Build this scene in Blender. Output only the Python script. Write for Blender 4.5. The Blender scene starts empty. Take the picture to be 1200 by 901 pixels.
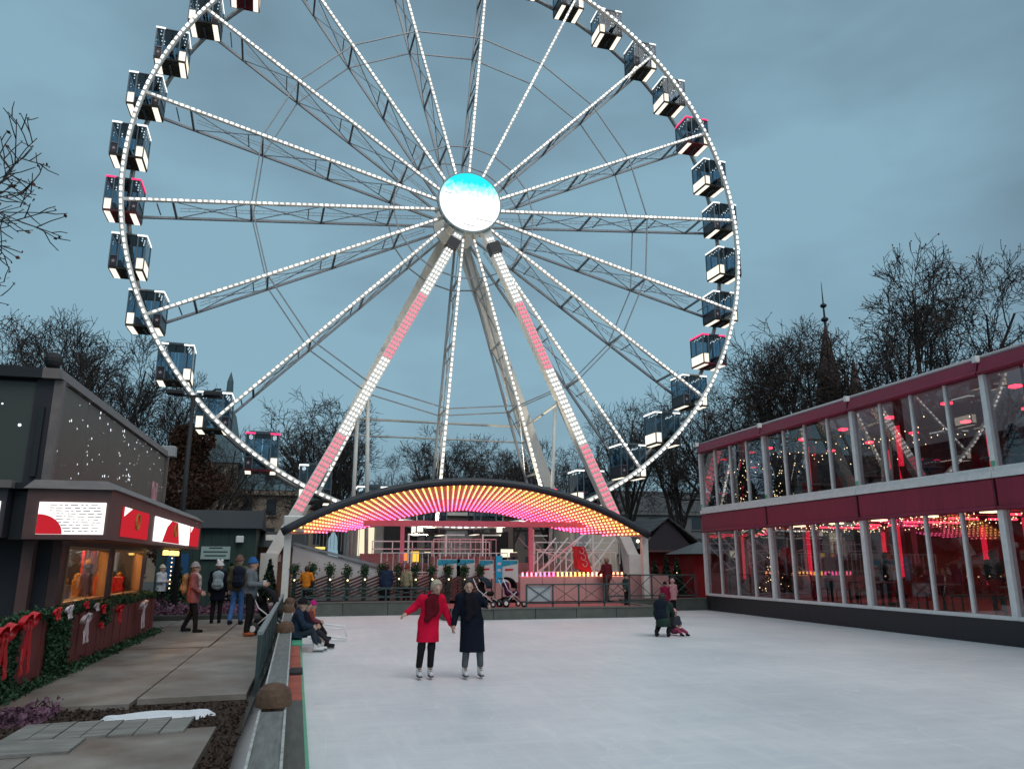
import bpy, math, random, mathutils
import numpy as np
from math import sin, cos, pi, radians
random.seed(7); np.random.seed(7)
sc = bpy.context.scene
COL = sc.collection

# ------------------------------------------------------------------ camera
F_PX, PITCH, YAW, CAM_H = 890.0, radians(13.2), radians(14.4), 1.95   # world Y = long side of the rink, z = 0 on the ice
cam = bpy.data.cameras.new('Camera'); cam_o = bpy.data.objects.new('Camera', cam); COL.objects.link(cam_o)
cam.sensor_width = 36; cam.lens = F_PX / 1200 * 36; cam.clip_end = 3000; cam.clip_start = 0.05
cam_o.location = (0, 0, CAM_H); cam_o.rotation_euler = (pi / 2 + PITCH, 0, -YAW)
sc.camera = cam_o

# ------------------------------------------------------------------ world, sun, exposure
w = bpy.data.worlds.new('World'); sc.world = w; w.use_nodes = True
nt = w.node_tree; N = nt.nodes; L = nt.links
bg = N['Background']; bg.inputs['Strength'].default_value = 0.1
sky = N.new('ShaderNodeTexSky'); sky.sky_type = 'NISHITA'; sky.sun_disc = False
sky.sun_elevation = radians(50); sky.sun_rotation = radians(200); sky.air_density = 1.2; sky.dust_density = 2.0
tc = N.new('ShaderNodeTexCoord')
mp = N.new('ShaderNodeMapping'); mp.inputs['Scale'].default_value = (1.0, 1.0, 2.2)
n1 = N.new('ShaderNodeTexNoise'); n1.inputs['Scale'].default_value = 1.7; n1.inputs['Detail'].default_value = 5; n1.inputs['Roughness'].default_value = .5
rp = N.new('ShaderNodeValToRGB')
rp.color_ramp.elements[0].position = .38; rp.color_ramp.elements[0].color = (1.32, 2.10, 2.66, 1)
rp.color_ramp.elements[1].position = .62; rp.color_ramp.elements[1].color = (2.12, 3.60, 4.45, 1)
mx = N.new('ShaderNodeMix'); mx.data_type = 'RGBA'; mx.inputs['Factor'].default_value = .93
L.new(tc.outputs['Generated'], mp.inputs['Vector']); L.new(mp.outputs['Vector'], n1.inputs['Vector'])
L.new(n1.outputs['Fac'], rp.inputs['Fac']); L.new(sky.outputs['Color'], mx.inputs['A']); L.new(rp.outputs['Color'], mx.inputs['B'])
L.new(mx.outputs['Result'], bg.inputs['Color'])
sun = bpy.data.lights.new('Sun', 'SUN'); sun.energy = 1.15; sun.angle = radians(50); sun.color = (1, .93, .89)
sun_o = bpy.data.objects.new('Sun', sun); COL.objects.link(sun_o)
sun_o.rotation_euler = (radians(35), 0, radians(20))
vs = sc.view_settings; vs.view_transform = 'Standard'; vs.look = 'None'; vs.exposure = 0.28; vs.gamma = 1.0; vs.use_curve_mapping = False
sc.cycles.use_denoising = True; sc.cycles.max_bounces = 8; sc.cycles.transparent_max_bounces = 24
sc.cycles.caustics_reflective = False; sc.cycles.caustics_refractive = False; sc.cycles.sample_clamp_indirect = 6

# ------------------------------------------------------------------ helpers
def ray(x, y):
    r, u = (x - 600) / F_PX, (450.5 - y) / F_PX
    c, s = cos(PITCH), sin(PITCH)
    fy, z = c - u * s, s + u * c
    return np.array([r * cos(YAW) + fy * sin(YAW), -r * sin(YAW) + fy * cos(YAW), z])
def onZ(x, y, z=0.): d = ray(x, y); return np.array([0, 0, CAM_H]) + (z - CAM_H) / d[2] * d
def onY(x, y, Y): d = ray(x, y); return np.array([0, 0, CAM_H]) + Y / d[1] * d
def onX(x, y, X): d = ray(x, y); return np.array([0, 0, CAM_H]) + X / d[0] * d
V = lambda *a: np.array(a, float)
def unit(v): return v / (np.linalg.norm(v) + 1e-12)

MATS = {}
def mat(name, col, rough=.6, metal=0., var=.0, vscale=8., bump=0., bscale=30., spec=.5, stretch=None, coat=0.):
    if name in MATS: return MATS[name]
    m = bpy.data.materials.new(name); m.use_nodes = True; MATS[name] = m
    n, l = m.node_tree.nodes, m.node_tree.links
    b = n['Principled BSDF']; b.inputs['Base Color'].default_value = (*col, 1); b.inputs['Roughness'].default_value = rough
    b.inputs['Metallic'].default_value = metal; b.inputs['Specular IOR Level'].default_value = spec; b.inputs['Coat Weight'].default_value = coat
    if var or bump:
        t = n.new('ShaderNodeTexCoord'); mpn = n.new('ShaderNodeMapping'); l.new(t.outputs['Object'], mpn.inputs['Vector'])
        if stretch: mpn.inputs['Scale'].default_value = stretch
    if var:
        z = n.new('ShaderNodeTexNoise'); z.inputs['Scale'].default_value = vscale; z.inputs['Detail'].default_value = 6; z.inputs['Roughness'].default_value = .62
        l.new(mpn.outputs['Vector'], z.inputs['Vector'])
        r = n.new('ShaderNodeValToRGB'); r.color_ramp.elements[0].position = .3; r.color_ramp.elements[1].position = .72
        r.color_ramp.elements[0].color = (*[c * (1 - var) for c in col], 1); r.color_ramp.elements[1].color = (*[min(1, c * (1 + var)) for c in col], 1)
        l.new(z.outputs['Fac'], r.inputs['Fac']); l.new(r.outputs['Color'], b.inputs['Base Color'])
        mr = n.new('ShaderNodeMapRange'); mr.inputs['To Min'].default_value = max(.02, rough - .12); mr.inputs['To Max'].default_value = min(1, rough + .12)
        l.new(z.outputs['Fac'], mr.inputs['Value']); l.new(mr.outputs['Result'], b.inputs['Roughness'])
    if bump:
        z2 = n.new('ShaderNodeTexNoise'); z2.inputs['Scale'].default_value = bscale; z2.inputs['Detail'].default_value = 4
        l.new(mpn.outputs['Vector'], z2.inputs['Vector'])
        bp = n.new('ShaderNodeBump'); bp.inputs['Strength'].default_value = bump; bp.inputs['Distance'].default_value = .02
        l.new(z2.outputs['Fac'], bp.inputs['Height']); l.new(bp.outputs['Normal'], b.inputs['Normal'])
    return m
def emit(name, col, strength, sample=True):
    if name in MATS: return MATS[name]
    m = bpy.data.materials.new(name); m.use_nodes = True; MATS[name] = m
    n, l = m.node_tree.nodes, m.node_tree.links; n.remove(n['Principled BSDF'])
    e = n.new('ShaderNodeEmission'); e.inputs['Color'].default_value = (*col, 1); e.inputs['Strength'].default_value = strength
    l.new(e.outputs[0], n['Material Output'].inputs['Surface'])
    if not sample: m.cycles.emission_sampling = 'NONE'
    return m
def glass(name, tint=(.8, .85, .88), ior=1.9, rough=.01):
    if name in MATS: return MATS[name]
    m = bpy.data.materials.new(name); m.use_nodes = True; MATS[name] = m
    n, l = m.node_tree.nodes, m.node_tree.links; n.remove(n['Principled BSDF'])
    t = n.new('ShaderNodeBsdfTransparent'); t.inputs[0].default_value = (*tint, 1)
    g = n.new('ShaderNodeBsdfGlossy'); g.inputs['Roughness'].default_value = rough
    lw = n.new('ShaderNodeLayerWeight'); lw.inputs['Blend'].default_value = .5
    pw = n.new('ShaderNodeMath'); pw.operation = 'POWER'; pw.inputs[1].default_value = 4.5; l.new(lw.outputs['Facing'], pw.inputs[0])
    f = n.new('ShaderNodeMapRange'); f.inputs['To Min'].default_value = ((ior - 1) / (ior + 1)) ** 2; f.inputs['To Max'].default_value = .9; l.new(pw.outputs[0], f.inputs[0])
    x = n.new('ShaderNodeMixShader'); l.new(f.outputs[0], x.inputs[0]); l.new(t.outputs[0], x.inputs[1]); l.new(g.outputs[0], x.inputs[2])
    l.new(x.outputs[0], n['Material Output'].inputs['Surface']); return m

ORG = {}
def tag(o, label=None, cat=None, group=None, kind=None):
    if label: o['label'] = label
    if cat: o['category'] = cat
    if group: o['group'] = group
    if kind: o['kind'] = kind
    return o
def empty(name, loc=(0, 0, 0), rz=0., label=None, cat=None, group=None):
    o = bpy.data.objects.new(name, None); COL.objects.link(o); o.location = loc; o.rotation_euler = (0, 0, rz)
    o.empty_display_size = .2; ORG[o.name] = np.array(loc, float) if rz == 0 else np.zeros(3)
    return tag(o, label, cat, group)
def link_mesh(name, me, parent=None, kind=None):
    o = bpy.data.objects.new(name, me); COL.objects.link(o)
    if parent: o.parent = parent; ORG[o.name] = ORG.get(parent.name, np.zeros(3))
    if kind: o['kind'] = kind
    return o
def copy_tree(o, parent=None):
    c = o.copy(); COL.objects.link(c); c.parent = parent
    for ch in list(o.children): copy_tree(ch, c)
    return c

class MB:
    """collects polygons; build() links them as one mesh object (vertices given in the parent's frame, or world if the parent is unrotated)"""
    def __init__(s): s.v = []; s.f = []; s.m = []; s.cur = 0; s.n = 0
    def poly(s, pts, faces):
        s.v.append(np.asarray(pts, float).reshape(-1, 3))
        for f in faces: s.f.append([i + s.n for i in f]); s.m.append(s.cur)
        s.n += len(pts); return s
    def hexa(s, p): return s.poly(p, [(0, 3, 2, 1), (4, 5, 6, 7), (0, 1, 5, 4), (1, 2, 6, 5), (2, 3, 7, 6), (3, 0, 4, 7)])
    def box(s, x0, x1, y0, y1, z0, z1):
        return s.hexa([(x0, y0, z0), (x1, y0, z0), (x1, y1, z0), (x0, y1, z0), (x0, y0, z1), (x1, y0, z1), (x1, y1, z1), (x0, y1, z1)])
    def cbox(s, x0, x1, y0, y1, z0, z1, c=.02):
        """box with chamfered vertical and top edges"""
        def ring(d, z): return [(x0 + c + d, y0 + d, z), (x1 - c - d, y0 + d, z), (x1 - d, y0 + c + d, z), (x1 - d, y1 - c - d, z), (x1 - c - d, y1 - d, z), (x0 + c + d, y1 - d, z), (x0 + d, y1 - c - d, z), (x0 + d, y0 + c + d, z)]
        return s.loft([ring(0, z0), ring(0, z1 - c), ring(c * .7, z1)])
    def bar(s, a, b, wd, h=None, up=(0, 0, 1)):
        a, b = np.asarray(a, float), np.asarray(b, float); h = h or wd; d = unit(b - a); u = np.asarray(up, float)
        if abs(d @ u) > .98: u = V(0, 1, 0)
        sx = unit(np.cross(d, u)) * wd / 2; sy = unit(np.cross(sx, d)) * h / 2
        return s.hexa([a - sx - sy, a + sx - sy, a + sx + sy, a - sx + sy, b - sx - sy, b + sx - sy, b + sx + sy, b - sx + sy])
    def tube(s, pts, r, seg=8, cap=True):
        pts = [np.asarray(p, float) for p in pts]; rs = r if hasattr(r, '__len__') else [r] * len(pts)
        rings = []; prev = None
        for i, p in enumerate(pts):
            d = unit(pts[min(i + 1, len(pts) - 1)] - pts[max(i - 1, 0)])
            u = prev if prev is not None else (V(0, 0, 1) if abs(d[2]) < .9 else V(1, 0, 0))
            u = unit(u - d * (u @ d)); prev = u; v = np.cross(d, u)
            rings.append([p + rs[i] * (cos(2 * pi * k / seg) * u + sin(2 * pi * k / seg) * v) for k in range(seg)])
        return s.loft(rings, cap)
    def loft(s, rings, cap=True, close=False):
        k = len(rings[0]); n = len(rings); f = []
        for i in range(n if close else n - 1):
            j = (i + 1) % n
            for q in range(k): f.append((i * k + q, i * k + (q + 1) % k, j * k + (q + 1) % k, j * k + q))
        if cap and not close: f.append(tuple(range(k))[::-1]); f.append(tuple((n - 1) * k + q for q in range(k)))
        return s.poly([p for r in rings for p in r], f)
    def sphere(s, c, r, seg=8, rings=5, sc=(1, 1, 1)):
        R = []
        for i in range(rings + 1):
            t = pi * i / rings; rr = max(sin(t), .02)
            R.append([(c[0] + r * sc[0] * rr * cos(2 * pi * k / seg), c[1] + r * sc[1] * rr * sin(2 * pi * k / seg), c[2] - r * sc[2] * cos(t)) for k in range(seg)])
        return s.loft(R)
    def quad(s, a, b, c, d): return s.poly([a, b, c, d], [(0, 1, 2, 3)])
    def mesh(s, name, mats, org=None, smooth=False):
        me = bpy.data.meshes.new(name); v = np.concatenate(s.v) if s.v else np.zeros((0, 3))
        if org is not None: v = v - org
        me.from_pydata(v.tolist(), [], s.f); mats = mats if isinstance(mats, (list, tuple)) else [mats]
        for m in mats: me.materials.append(m)
        if len(mats) > 1: me.polygons.foreach_set('material_index', s.m)
        if smooth: me.polygons.foreach_set('use_smooth', [True] * len(s.f))
        me.update(); return me
    def build(s, name, mats, parent=None, smooth=False, kind=None):
        return link_mesh(name, s.mesh(name, mats, ORG.get(parent.name) if parent else None, smooth), parent, kind)

def cloud(n, sampler, size, rnd, flat=False):
    """n little leaf faces (bent quads) at sampler() points, as (verts, faces)"""
    vs_, fs = [], []
    for i in range(n):
        p = np.asarray(sampler(), float); d = unit(rnd.normal(size=3)); u = unit(np.cross(d, rnd.normal(size=3))); q = np.cross(d, u)
        L_ = size * rnd.uniform(.6, 1.4); wd = L_ * .35
        b = len(vs_); vs_ += [p - u * L_ / 2, p + q * wd + d * L_ * .1, p + u * L_ / 2, p - q * wd + d * L_ * .1]; fs.append((b, b + 1, b + 2, b + 3))
    return vs_, fs
RND = np.random.default_rng(3)

# ------------------------------------------------------------------ materials
M_steel = mat('grey_steel', (.30, .31, .32), .45, .6, .15, 3)
M_white = mat('white_paint', (.72, .71, .66), .4, 0, .08, 4)
M_alu = mat('aluminium', (.78, .78, .76), .42, .05, .1, 5)
M_dark = mat('dark_metal', (.025, .028, .032), .45, .3)
M_black = mat('black_rubber', (.02, .02, .022), .7)
M_red = mat('red_paint', (.30, .02, .025), .55, 0, .2, 4)
M_maroon = mat('maroon_fabric', (.25, .014, .046), .5, 0, .2, 2.2, .55, 5, stretch=(1, 1.6, .25))
M_wood = mat('weathered_wood', (.13, .125, .115), .75, 0, .35, 5, .4, 40, stretch=(6, 1, 6))
M_bark = mat('bark', (.045, .036, .030), .9, 0, .4, 6)
M_twig = mat('twig', (.040, .030, .026), .9, 0, .3, 3)
M_leafdry = mat('dry_leaf', (.10, .040, .024), .8, 0, .4, 2)
M_green = mat('garland_green', (.018, .062, .022), .6, 0, .5, 9)
M_hedge = mat('dark_evergreen', (.016, .038, .018), .7, 0, .5, 5)
M_redbow = mat('red_ribbon', (.55, .01, .018), .35, 0, .15, 6)
M_whitebow = mat('pale_ribbon', (.62, .50, .52), .35, 0, .1, 6)
E_led = emit('white_led', (1, .97, .93), 1.7, False)
E_leds = [E_led, emit('white_led_dim', (1, .95, .90), 1.15, False), emit('white_led_bright', (1, .98, .95), 2.4, False)]
E_pinkled = emit('pink_led', (1, .15, .23), 1.45, False)
E_warm = emit('warm_glow', (1, .74, .42), 3.0)
E_fairy = emit('fairy_light', (1, .72, .38), 3.5, False)
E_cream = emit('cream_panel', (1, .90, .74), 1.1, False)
E_pinkroof = emit('pink_strip', (1, .05, .18), 1.4, False)
E_whiteroof = emit('white_strip', (.95, 1, 1), 1.3, False)
E_red = emit('red_tube', (1, .03, .06), 5.0)
def edgeX(Y): return .2 - .0185 * Y

# ------------------------------------------------------------------ ground, ice, walkway
M_ground = mat('paving_ground', (.075, .072, .068), .85, 0, .35, 1.2, .3, 20)
g = MB(); zg = .22
for x0, x1, y0, y1 in [(-900, -.62, -60, 30.55), (16.55, 900, -60, 30.55), (-900, 900, 30.55, 1500), (-.62, 16.55, -60, -12)]:
    g.quad((x0, y0, zg), (x1, y0, zg), (x1, y1, zg), (x0, y1, zg))
tag(g.build('ground', M_ground), kind='structure')

m = bpy.data.materials.new('ice'); m.use_nodes = True; MATS['ice'] = m
n, l = m.node_tree.nodes, m.node_tree.links; b = n['Principled BSDF']; b.inputs['Specular IOR Level'].default_value = .35
t = n.new('ShaderNodeTexCoord')
def noise(scale, stretch, detail=5, rot=0):
    mp_ = n.new('ShaderNodeMapping'); mp_.inputs['Scale'].default_value = stretch; mp_.inputs['Rotation'].default_value = (0, 0, rot)
    z = n.new('ShaderNodeTexNoise'); z.inputs['Scale'].default_value = scale; z.inputs['Detail'].default_value = detail; z.inputs['Roughness'].default_value = .65
    l.new(t.outputs['Object'], mp_.inputs[0]); l.new(mp_.outputs[0], z.inputs['Vector']); return z
za = noise(.35, (1, 1, 1), 6); zb = noise(3.2, (.22, 1.6, 1), 6, .5); zc = noise(3.0, (1.7, .2, 1), 6, .35); ze = noise(26, (1, 1, 1), 3)
ad = n.new('ShaderNodeMath'); ad.operation = 'MAXIMUM'; l.new(zb.outputs['Fac'], ad.inputs[0]); l.new(zc.outputs['Fac'], ad.inputs[1])
mm = n.new('ShaderNodeMath'); mm.operation = 'MULTIPLY_ADD'; mm.inputs[1].default_value = .45; l.new(ad.outputs[0], mm.inputs[0])
m2 = n.new('ShaderNodeMath'); m2.operation = 'MULTIPLY'; m2.inputs[1].default_value = .55; l.new(za.outputs['Fac'], m2.inputs[0]); l.new(m2.outputs[0], mm.inputs[2])
r = n.new('ShaderNodeValToRGB'); r.color_ramp.elements[0].position = .36; r.color_ramp.elements[1].position = .66
r.color_ramp.elements[0].color = (.56, .585, .61, 1); r.color_ramp.elements[1].color = (.80, .785, .785, 1)
l.new(mm.outputs[0], r.inputs[0])
prev = None
for k_, (sc_, st_, ro_) in enumerate(((.55, (1, .35, 1), .3), (.7, (.4, 1, 1), -.4), (.9, (1, .6, 1), 1.1), (1.3, (.5, 1, 1), .9))):
    zs = noise(sc_, st_, 2.2, ro_); zs.inputs['Roughness'].default_value = .35
    s1 = n.new('ShaderNodeMath'); s1.operation = 'MULTIPLY'; s1.inputs[1].default_value = 9; l.new(zs.outputs['Fac'], s1.inputs[0])
    s2 = n.new('ShaderNodeMath'); s2.operation = 'FRACT'; l.new(s1.outputs[0], s2.inputs[0])
    s4 = n.new('ShaderNodeMath'); s4.operation = 'LESS_THAN'; s4.inputs[1].default_value = .022; l.new(s2.outputs[0], s4.inputs[0])
    if prev is None: prev = s4.outputs[0]
    else:
        s5 = n.new('ShaderNodeMath'); s5.operation = 'MAXIMUM'; l.new(prev, s5.inputs[0]); l.new(s4.outputs[0], s5.inputs[1]); prev = s5.outputs[0]
zk = noise(.5, (1, 1, 1), 5); fk = n.new('ShaderNodeMapRange'); fk.inputs['From Min'].default_value = .42; fk.inputs['From Max'].default_value = .62; fk.inputs['To Max'].default_value = .28; l.new(zk.outputs['Fac'], fk.inputs[0])
s6 = n.new('ShaderNodeMath'); s6.operation = 'MULTIPLY'; l.new(prev, s6.inputs[0]); l.new(fk.outputs[0], s6.inputs[1])
mxs = n.new('ShaderNodeMix'); mxs.data_type = 'RGBA'; mxs.inputs['B'].default_value = (.95, .96, .97, 1); l.new(s6.outputs[0], mxs.inputs['Factor']); l.new(r.outputs[0], mxs.inputs['A']); l.new(mxs.outputs['Result'], b.inputs['Base Color'])
mr = n.new('ShaderNodeMapRange'); mr.inputs['To Min'].default_value = .28; mr.inputs['To Max'].default_value = .62; l.new(mm.outputs[0], mr.inputs[0]); l.new(mr.outputs[0], b.inputs['Roughness'])
bp = n.new('ShaderNodeBump'); bp.inputs['Strength'].default_value = .12; bp.inputs['Distance'].default_value = .01
s3 = n.new('ShaderNodeMath'); s3.operation = 'ADD'; l.new(ad.outputs[0], s3.inputs[0]); l.new(ze.outputs['Fac'], s3.inputs[1]); l.new(s3.outputs[0], bp.inputs['Height']); l.new(bp.outputs[0], b.inputs['Normal'])
g = MB(); g.quad((-1.2, -12, 0), (17, -12, 0), (17, 31, 0), (-1.2, 31, 0)); tag(g.build('ice', m), kind='structure')

M_mat = mat('grey_rubber_board', (.235, .212, .185), .55, 0, .32, 1.6, .35, 60)
_n, _l = M_mat.node_tree.nodes, M_mat.node_tree.links; _b = _n['Principled BSDF']; _src = _b.inputs['Base Color'].links[0].from_socket
_t = _n.new('ShaderNodeTexCoord'); _z = _n.new('ShaderNodeTexNoise'); _z.inputs['Scale'].default_value = .55; _z.inputs['Detail'].default_value = 7; _z.inputs['Roughness'].default_value = .6; _l.new(_t.outputs['Object'], _z.inputs['Vector'])
_r = _n.new('ShaderNodeValToRGB'); _r.color_ramp.elements[0].position = .44; _r.color_ramp.elements[0].color = (0, 0, 0, 1); _r.color_ramp.elements[1].position = .66; _r.color_ramp.elements[1].color = (.8, .8, .8, 1); _l.new(_z.outputs['Fac'], _r.inputs[0])
_m = _n.new('ShaderNodeMix'); _m.data_type = 'RGBA'; _m.inputs['B'].default_value = (.115, .062, .036, 1); _l.new(_r.outputs[0], _m.inputs['Factor']); _l.new(_src, _m.inputs['A']); _l.new(_m.outputs['Result'], _b.inputs['Base Color'])
M_board2 = mat('worn_plywood', (.22, .21, .19), .75, 0, .4, 2.4, .3, 30, stretch=(1, 5, 1))
wk = tag(empty('walkway', (-2, 10, .22)), kind='structure')
def board(x0, x1, y0, y1, z, m=M_mat, th=.07, skew=0.):
    mb = MB(); mb.hexa([(x0, y0, z - th), (x1, y0 + skew, z - th), (x1, y1 + skew, z - th), (x0, y1, z - th), (x0, y0, z), (x1, y0 + skew, z), (x1, y1 + skew, z), (x0, y1, z)])
    return mb.build('board', m, wk)
board(-3.62, -2.03, 10.6, 17.0, .30); board(-1.99, -.72, 10.85, 16.95, .312, skew=.1)
board(-3.62, -1.93, 17.03, 25.1, .305, skew=.1); board(-1.89, -.85, 17.1, 25.1, .30)
board(-9, -3.68, 19.4, 25.1, .29)
board(-2.28, -.86, 2.0, 8.85, .30, skew=.12); board(-4.6, -2.31, 2.0, 8.55, .292, skew=.05)
for i in range(7): board(-2.75 + i * .232, -2.75 + i * .232 + .215, 8.62 + .01 * i, 9.42 + .02 * (i % 3), .322 + .003 * (i % 2), M_board2, .03, .04)
board(-3.9, -2.0, 8.0, 8.58, .325, M_board2, .03, .05)

M_mulch = mat('mulch', (.050, .030, .020), .95, 0, .5, 8, .8, 60)
mu = MB(); mu.quad((-4.6, 8.6, .235), (-.62, 8.9, .235), (-.70, 11, .235), (-4.6, 11, .235)); mu.quad((-.9, 2, .232), (-.45, 2, .232), (-.62, 9, .232), (-.9, 9, .232))
vs_, fs_ = cloud(2600, lambda: V(RND.uniform(-3.4, -.66), RND.uniform(8.9, 10.75), .245 + .02 * RND.random()), .045, RND)
mu.poly(vs_, fs_)
vs_, fs_ = cloud(700, lambda: V(RND.uniform(-.85, -.6), RND.uniform(4, 9), .24 + .02 * RND.random()), .04, RND); mu.poly(vs_, fs_)
tag(mu.build('mulch', M_mulch), 'brown wood chip mulch between the walkway boards', 'mulch', kind='stuff')
# melting snow patch
sp = MB(); R0, R1 = [], []
for k in range(28):
    a = 2 * pi * k / 28; rr = 1 + .12 * sin(3 * a + 1) + .09 * sin(7 * a)
    R0.append((-1.62 + .56 * rr * cos(a), 9.83 + .30 * rr * sin(a) + .10 * cos(a), .236)); R1.append((-1.62 + .47 * rr * cos(a), 9.83 + .22 * rr * sin(a) + .085 * cos(a), .30 + .01 * sin(5 * a)))
sp.loft([R0, R1]); tag(sp.build('snow_patch', mat('snow', (.74, .77, .80), .6, 0, .08, 12, .5, 30), smooth=False), 'small white snow patch lying on the mulch strip', 'snow')

# heather
M_heather = mat('heather', (.16, .075, .115), .85, 0, .5, 7)
def heather(name, label, box, n_, size=.05, zb=.24, zt=.5):
    x0, x1, y0, y1 = box; rn = np.random.default_rng(n_)
    def smp():
        x, y = rn.uniform(x0, x1), rn.uniform(y0, y1)
        return V(x, y, zb + (zt - zb) * rn.random() * (.55 + .45 * sin(x * 5.1 + y * 3) * sin(y * 4.3 - x)))
    v_, f_ = cloud(n_, smp, size, rn); mb = MB(); mb.poly(v_, f_)
    mb.box(x0, x1, y0, y1, zb - .02, zb + .02); tag(mb.build(name, M_heather), label, 'heather', kind='stuff')
heather('heather', 'purple heather in the bed by the near end of the booth fence', (-4.5, -2.75, 9.75, 10.6), 2600, .06, .24, .42)
heather('heather', 'purple heather in the long bed behind the people on the walkway', (-6.4, -.95, 25.4, 27.2), 5200, .09, .34, .85)
kb = MB(); kb.cbox(-6.5, -.9, 25.12, 25.34, .22, .44, .02); tag(kb.build('kerb', mat('dark_kerb', (.05, .055, .05), .8, 0, .3, 6)), kind='structure')

# ------------------------------------------------------------------ left rink barrier
bar_ = empty('rink_barrier', (-.3, 8, 0), label='long low timber barrier along the left edge of the ice', cat='barrier')
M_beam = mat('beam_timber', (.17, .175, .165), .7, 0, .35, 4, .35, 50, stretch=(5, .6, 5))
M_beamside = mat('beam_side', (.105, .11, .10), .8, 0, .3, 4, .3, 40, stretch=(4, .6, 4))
M_grn = mat('green_edge', (.10, .42, .26), .45, 0, .2, 6)
M_redmat = mat('red_mat', (.42, .11, .075), .85, 0, .3, 3, .4, 60)
def along(dx0, dx1, z0, z1, Y0, Y1, name, m, taper=0.):
    a0, a1 = edgeX(Y0), edgeX(Y1); mb = MB()
    mb.hexa([(a0 + dx0 - taper, Y0, z0), (a0 + dx1, Y0, z0), (a1 + dx1, Y1, z0), (a1 + dx0 - taper, Y1, z0), (a0 + dx0, Y0, z1), (a0 + dx1, Y0, z1), (a1 + dx1, Y1, z1), (a1 + dx0, Y1, z1)])
    return mb.build(name, m, bar_)
for Y0, Y1 in [(3.2, 7.62), (8.02, 15.7), (15.95, 22.0), (22.25, 26.2), (26.45, 30.2)]:
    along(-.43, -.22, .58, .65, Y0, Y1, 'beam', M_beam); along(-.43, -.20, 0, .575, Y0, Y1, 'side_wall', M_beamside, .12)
    for dx in (-.445, -.225): along(dx, dx + .02, .60, .664, Y0, Y1, 'edge_strip', mat('pale_edge', (.42, .42, .40), .6, 0, .4, 9))
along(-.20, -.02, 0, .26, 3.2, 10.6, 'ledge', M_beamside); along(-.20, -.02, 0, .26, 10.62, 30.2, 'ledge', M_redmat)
along(-.02, .025, 0, .16, 3.2, 30.3, 'green_board', M_grn)
along(-.19, -.0, .262, .30, 12.9, 13.5, 'rubber_pad', M_black)
along(-.19, .03, .262, .285, 17.3, 19.4, 'green_mat', M_grn)
M_log = mat('log_wood', (.11, .062, .038), .8, 0, .4, 9, .5, 30)
for Y, rr in [(7.83, .165), (15.82, .17), (22.12, .17), (26.32, .17)]:
    mb = MB(); cx = edgeX(Y) - .325; ring = lambda r_, z: [(cx + r_ * cos(2 * pi * k / 14), Y + r_ * .8 * sin(2 * pi * k / 14), z) for k in range(14)]
    mb.loft([ring(rr * .6, .0), ring(rr * .6, .655), ring(rr, .66), ring(rr, .70), ring(rr * .96, .76), ring(rr * .82, .815), ring(rr * .55, .85), ring(rr * .2, .865)]); mb.build('post', M_log, bar_, smooth=False)
# metal railing on the walkway
M_railg = mat('green_grey_railing', (.055, .085, .085), .5, .3, .2, 8)
fr = empty('steel_railing', (-.65, 11, .3), label='green grey steel railing with upright bars beside the timber barrier', cat='railing')
def rx(Y): return -.62 - .012 * (Y - 11)
Ya, Yb = 11.3, 24.6
MB().bar((rx(Ya), Ya, 1.02), (rx(Yb), Yb, 1.02), .07, .05).build('top_rail', mat('pale_rail', (.26, .29, .29), .5, .4, .2, 8), fr)
MB().bar((rx(Ya), Ya, .42), (rx(Yb), Yb, .42), .035, .035).build('bottom_rail', M_railg, fr)
for i in range(9):
    Y = Ya + (Yb - Ya) * i / 8; MB().bar((rx(Y), Y, .25), (rx(Y), Y, 1.0), .05).build('post', M_railg, fr)
mb0 = MB(); mb0.bar((0, 0, .43), (0, 0, 1.0), .018); bm0 = mb0.mesh('bar', M_railg)
for i in range(88):
    Y = Ya + .15 + (Yb - Ya - .2) * i / 88; o = link_mesh('bar', bm0, fr); o.location = V(rx(Y), Y, 0) - ORG[fr.name]

# ------------------------------------------------------------------ ferris wheel
WC = V(6.99, 37.44, 20.52); WR = 16.86; WE = V(cos(radians(2.35)), sin(radians(2.35)), 0); WN = V(-sin(radians(2.35)), cos(radians(2.35)), 0); WPH = radians(5.9); WD = 2.0
UZ = V(0, 0, 1)
def WP(r_, a, dep=0.): return WC + r_ * (-cos(a) * WE - sin(a) * UZ) + dep * WN
fw = empty('ferris_wheel', (6.99, 38.4, .3), label='giant ferris wheel with white lit rim and spokes behind the ice rink', cat='ferris wheel')
def circ(r_, dep, seg, rad, nseg=6):
    mb = MB(); rings = []
    for i in range(seg):
        a = 2 * pi * i / seg; c = WP(r_, a, dep); o_ = unit(c - WP(0, 0, dep))
        rings.append([c + rad * (cos(2 * pi * k / nseg) * o_ + sin(2 * pi * k / nseg) * WN) for k in range(nseg)])
    mb.loft(rings, close=True); return mb
front_rim = circ(WR, 0, 180, .13, 8).build('rim', M_white, fw, True)
circ(WR, WD, 180, .12, 8).build('rim', M_steel, fw, True)
led = MB()
for i in range(18 * 18):
    a = WPH + 2 * pi * (i + .5) / (18 * 18); c = WP(WR, a, -.15); tg = WP(WR, a + .01, -.15) - c
    led.cur = int(RND.choice(3, p=(.6, .2, .2))); led.bar(c - unit(tg) * .085, c + unit(tg) * .085, .095, .06, up=WN)
led.build('rim_light', E_leds, front_rim, kind='stuff')
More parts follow.
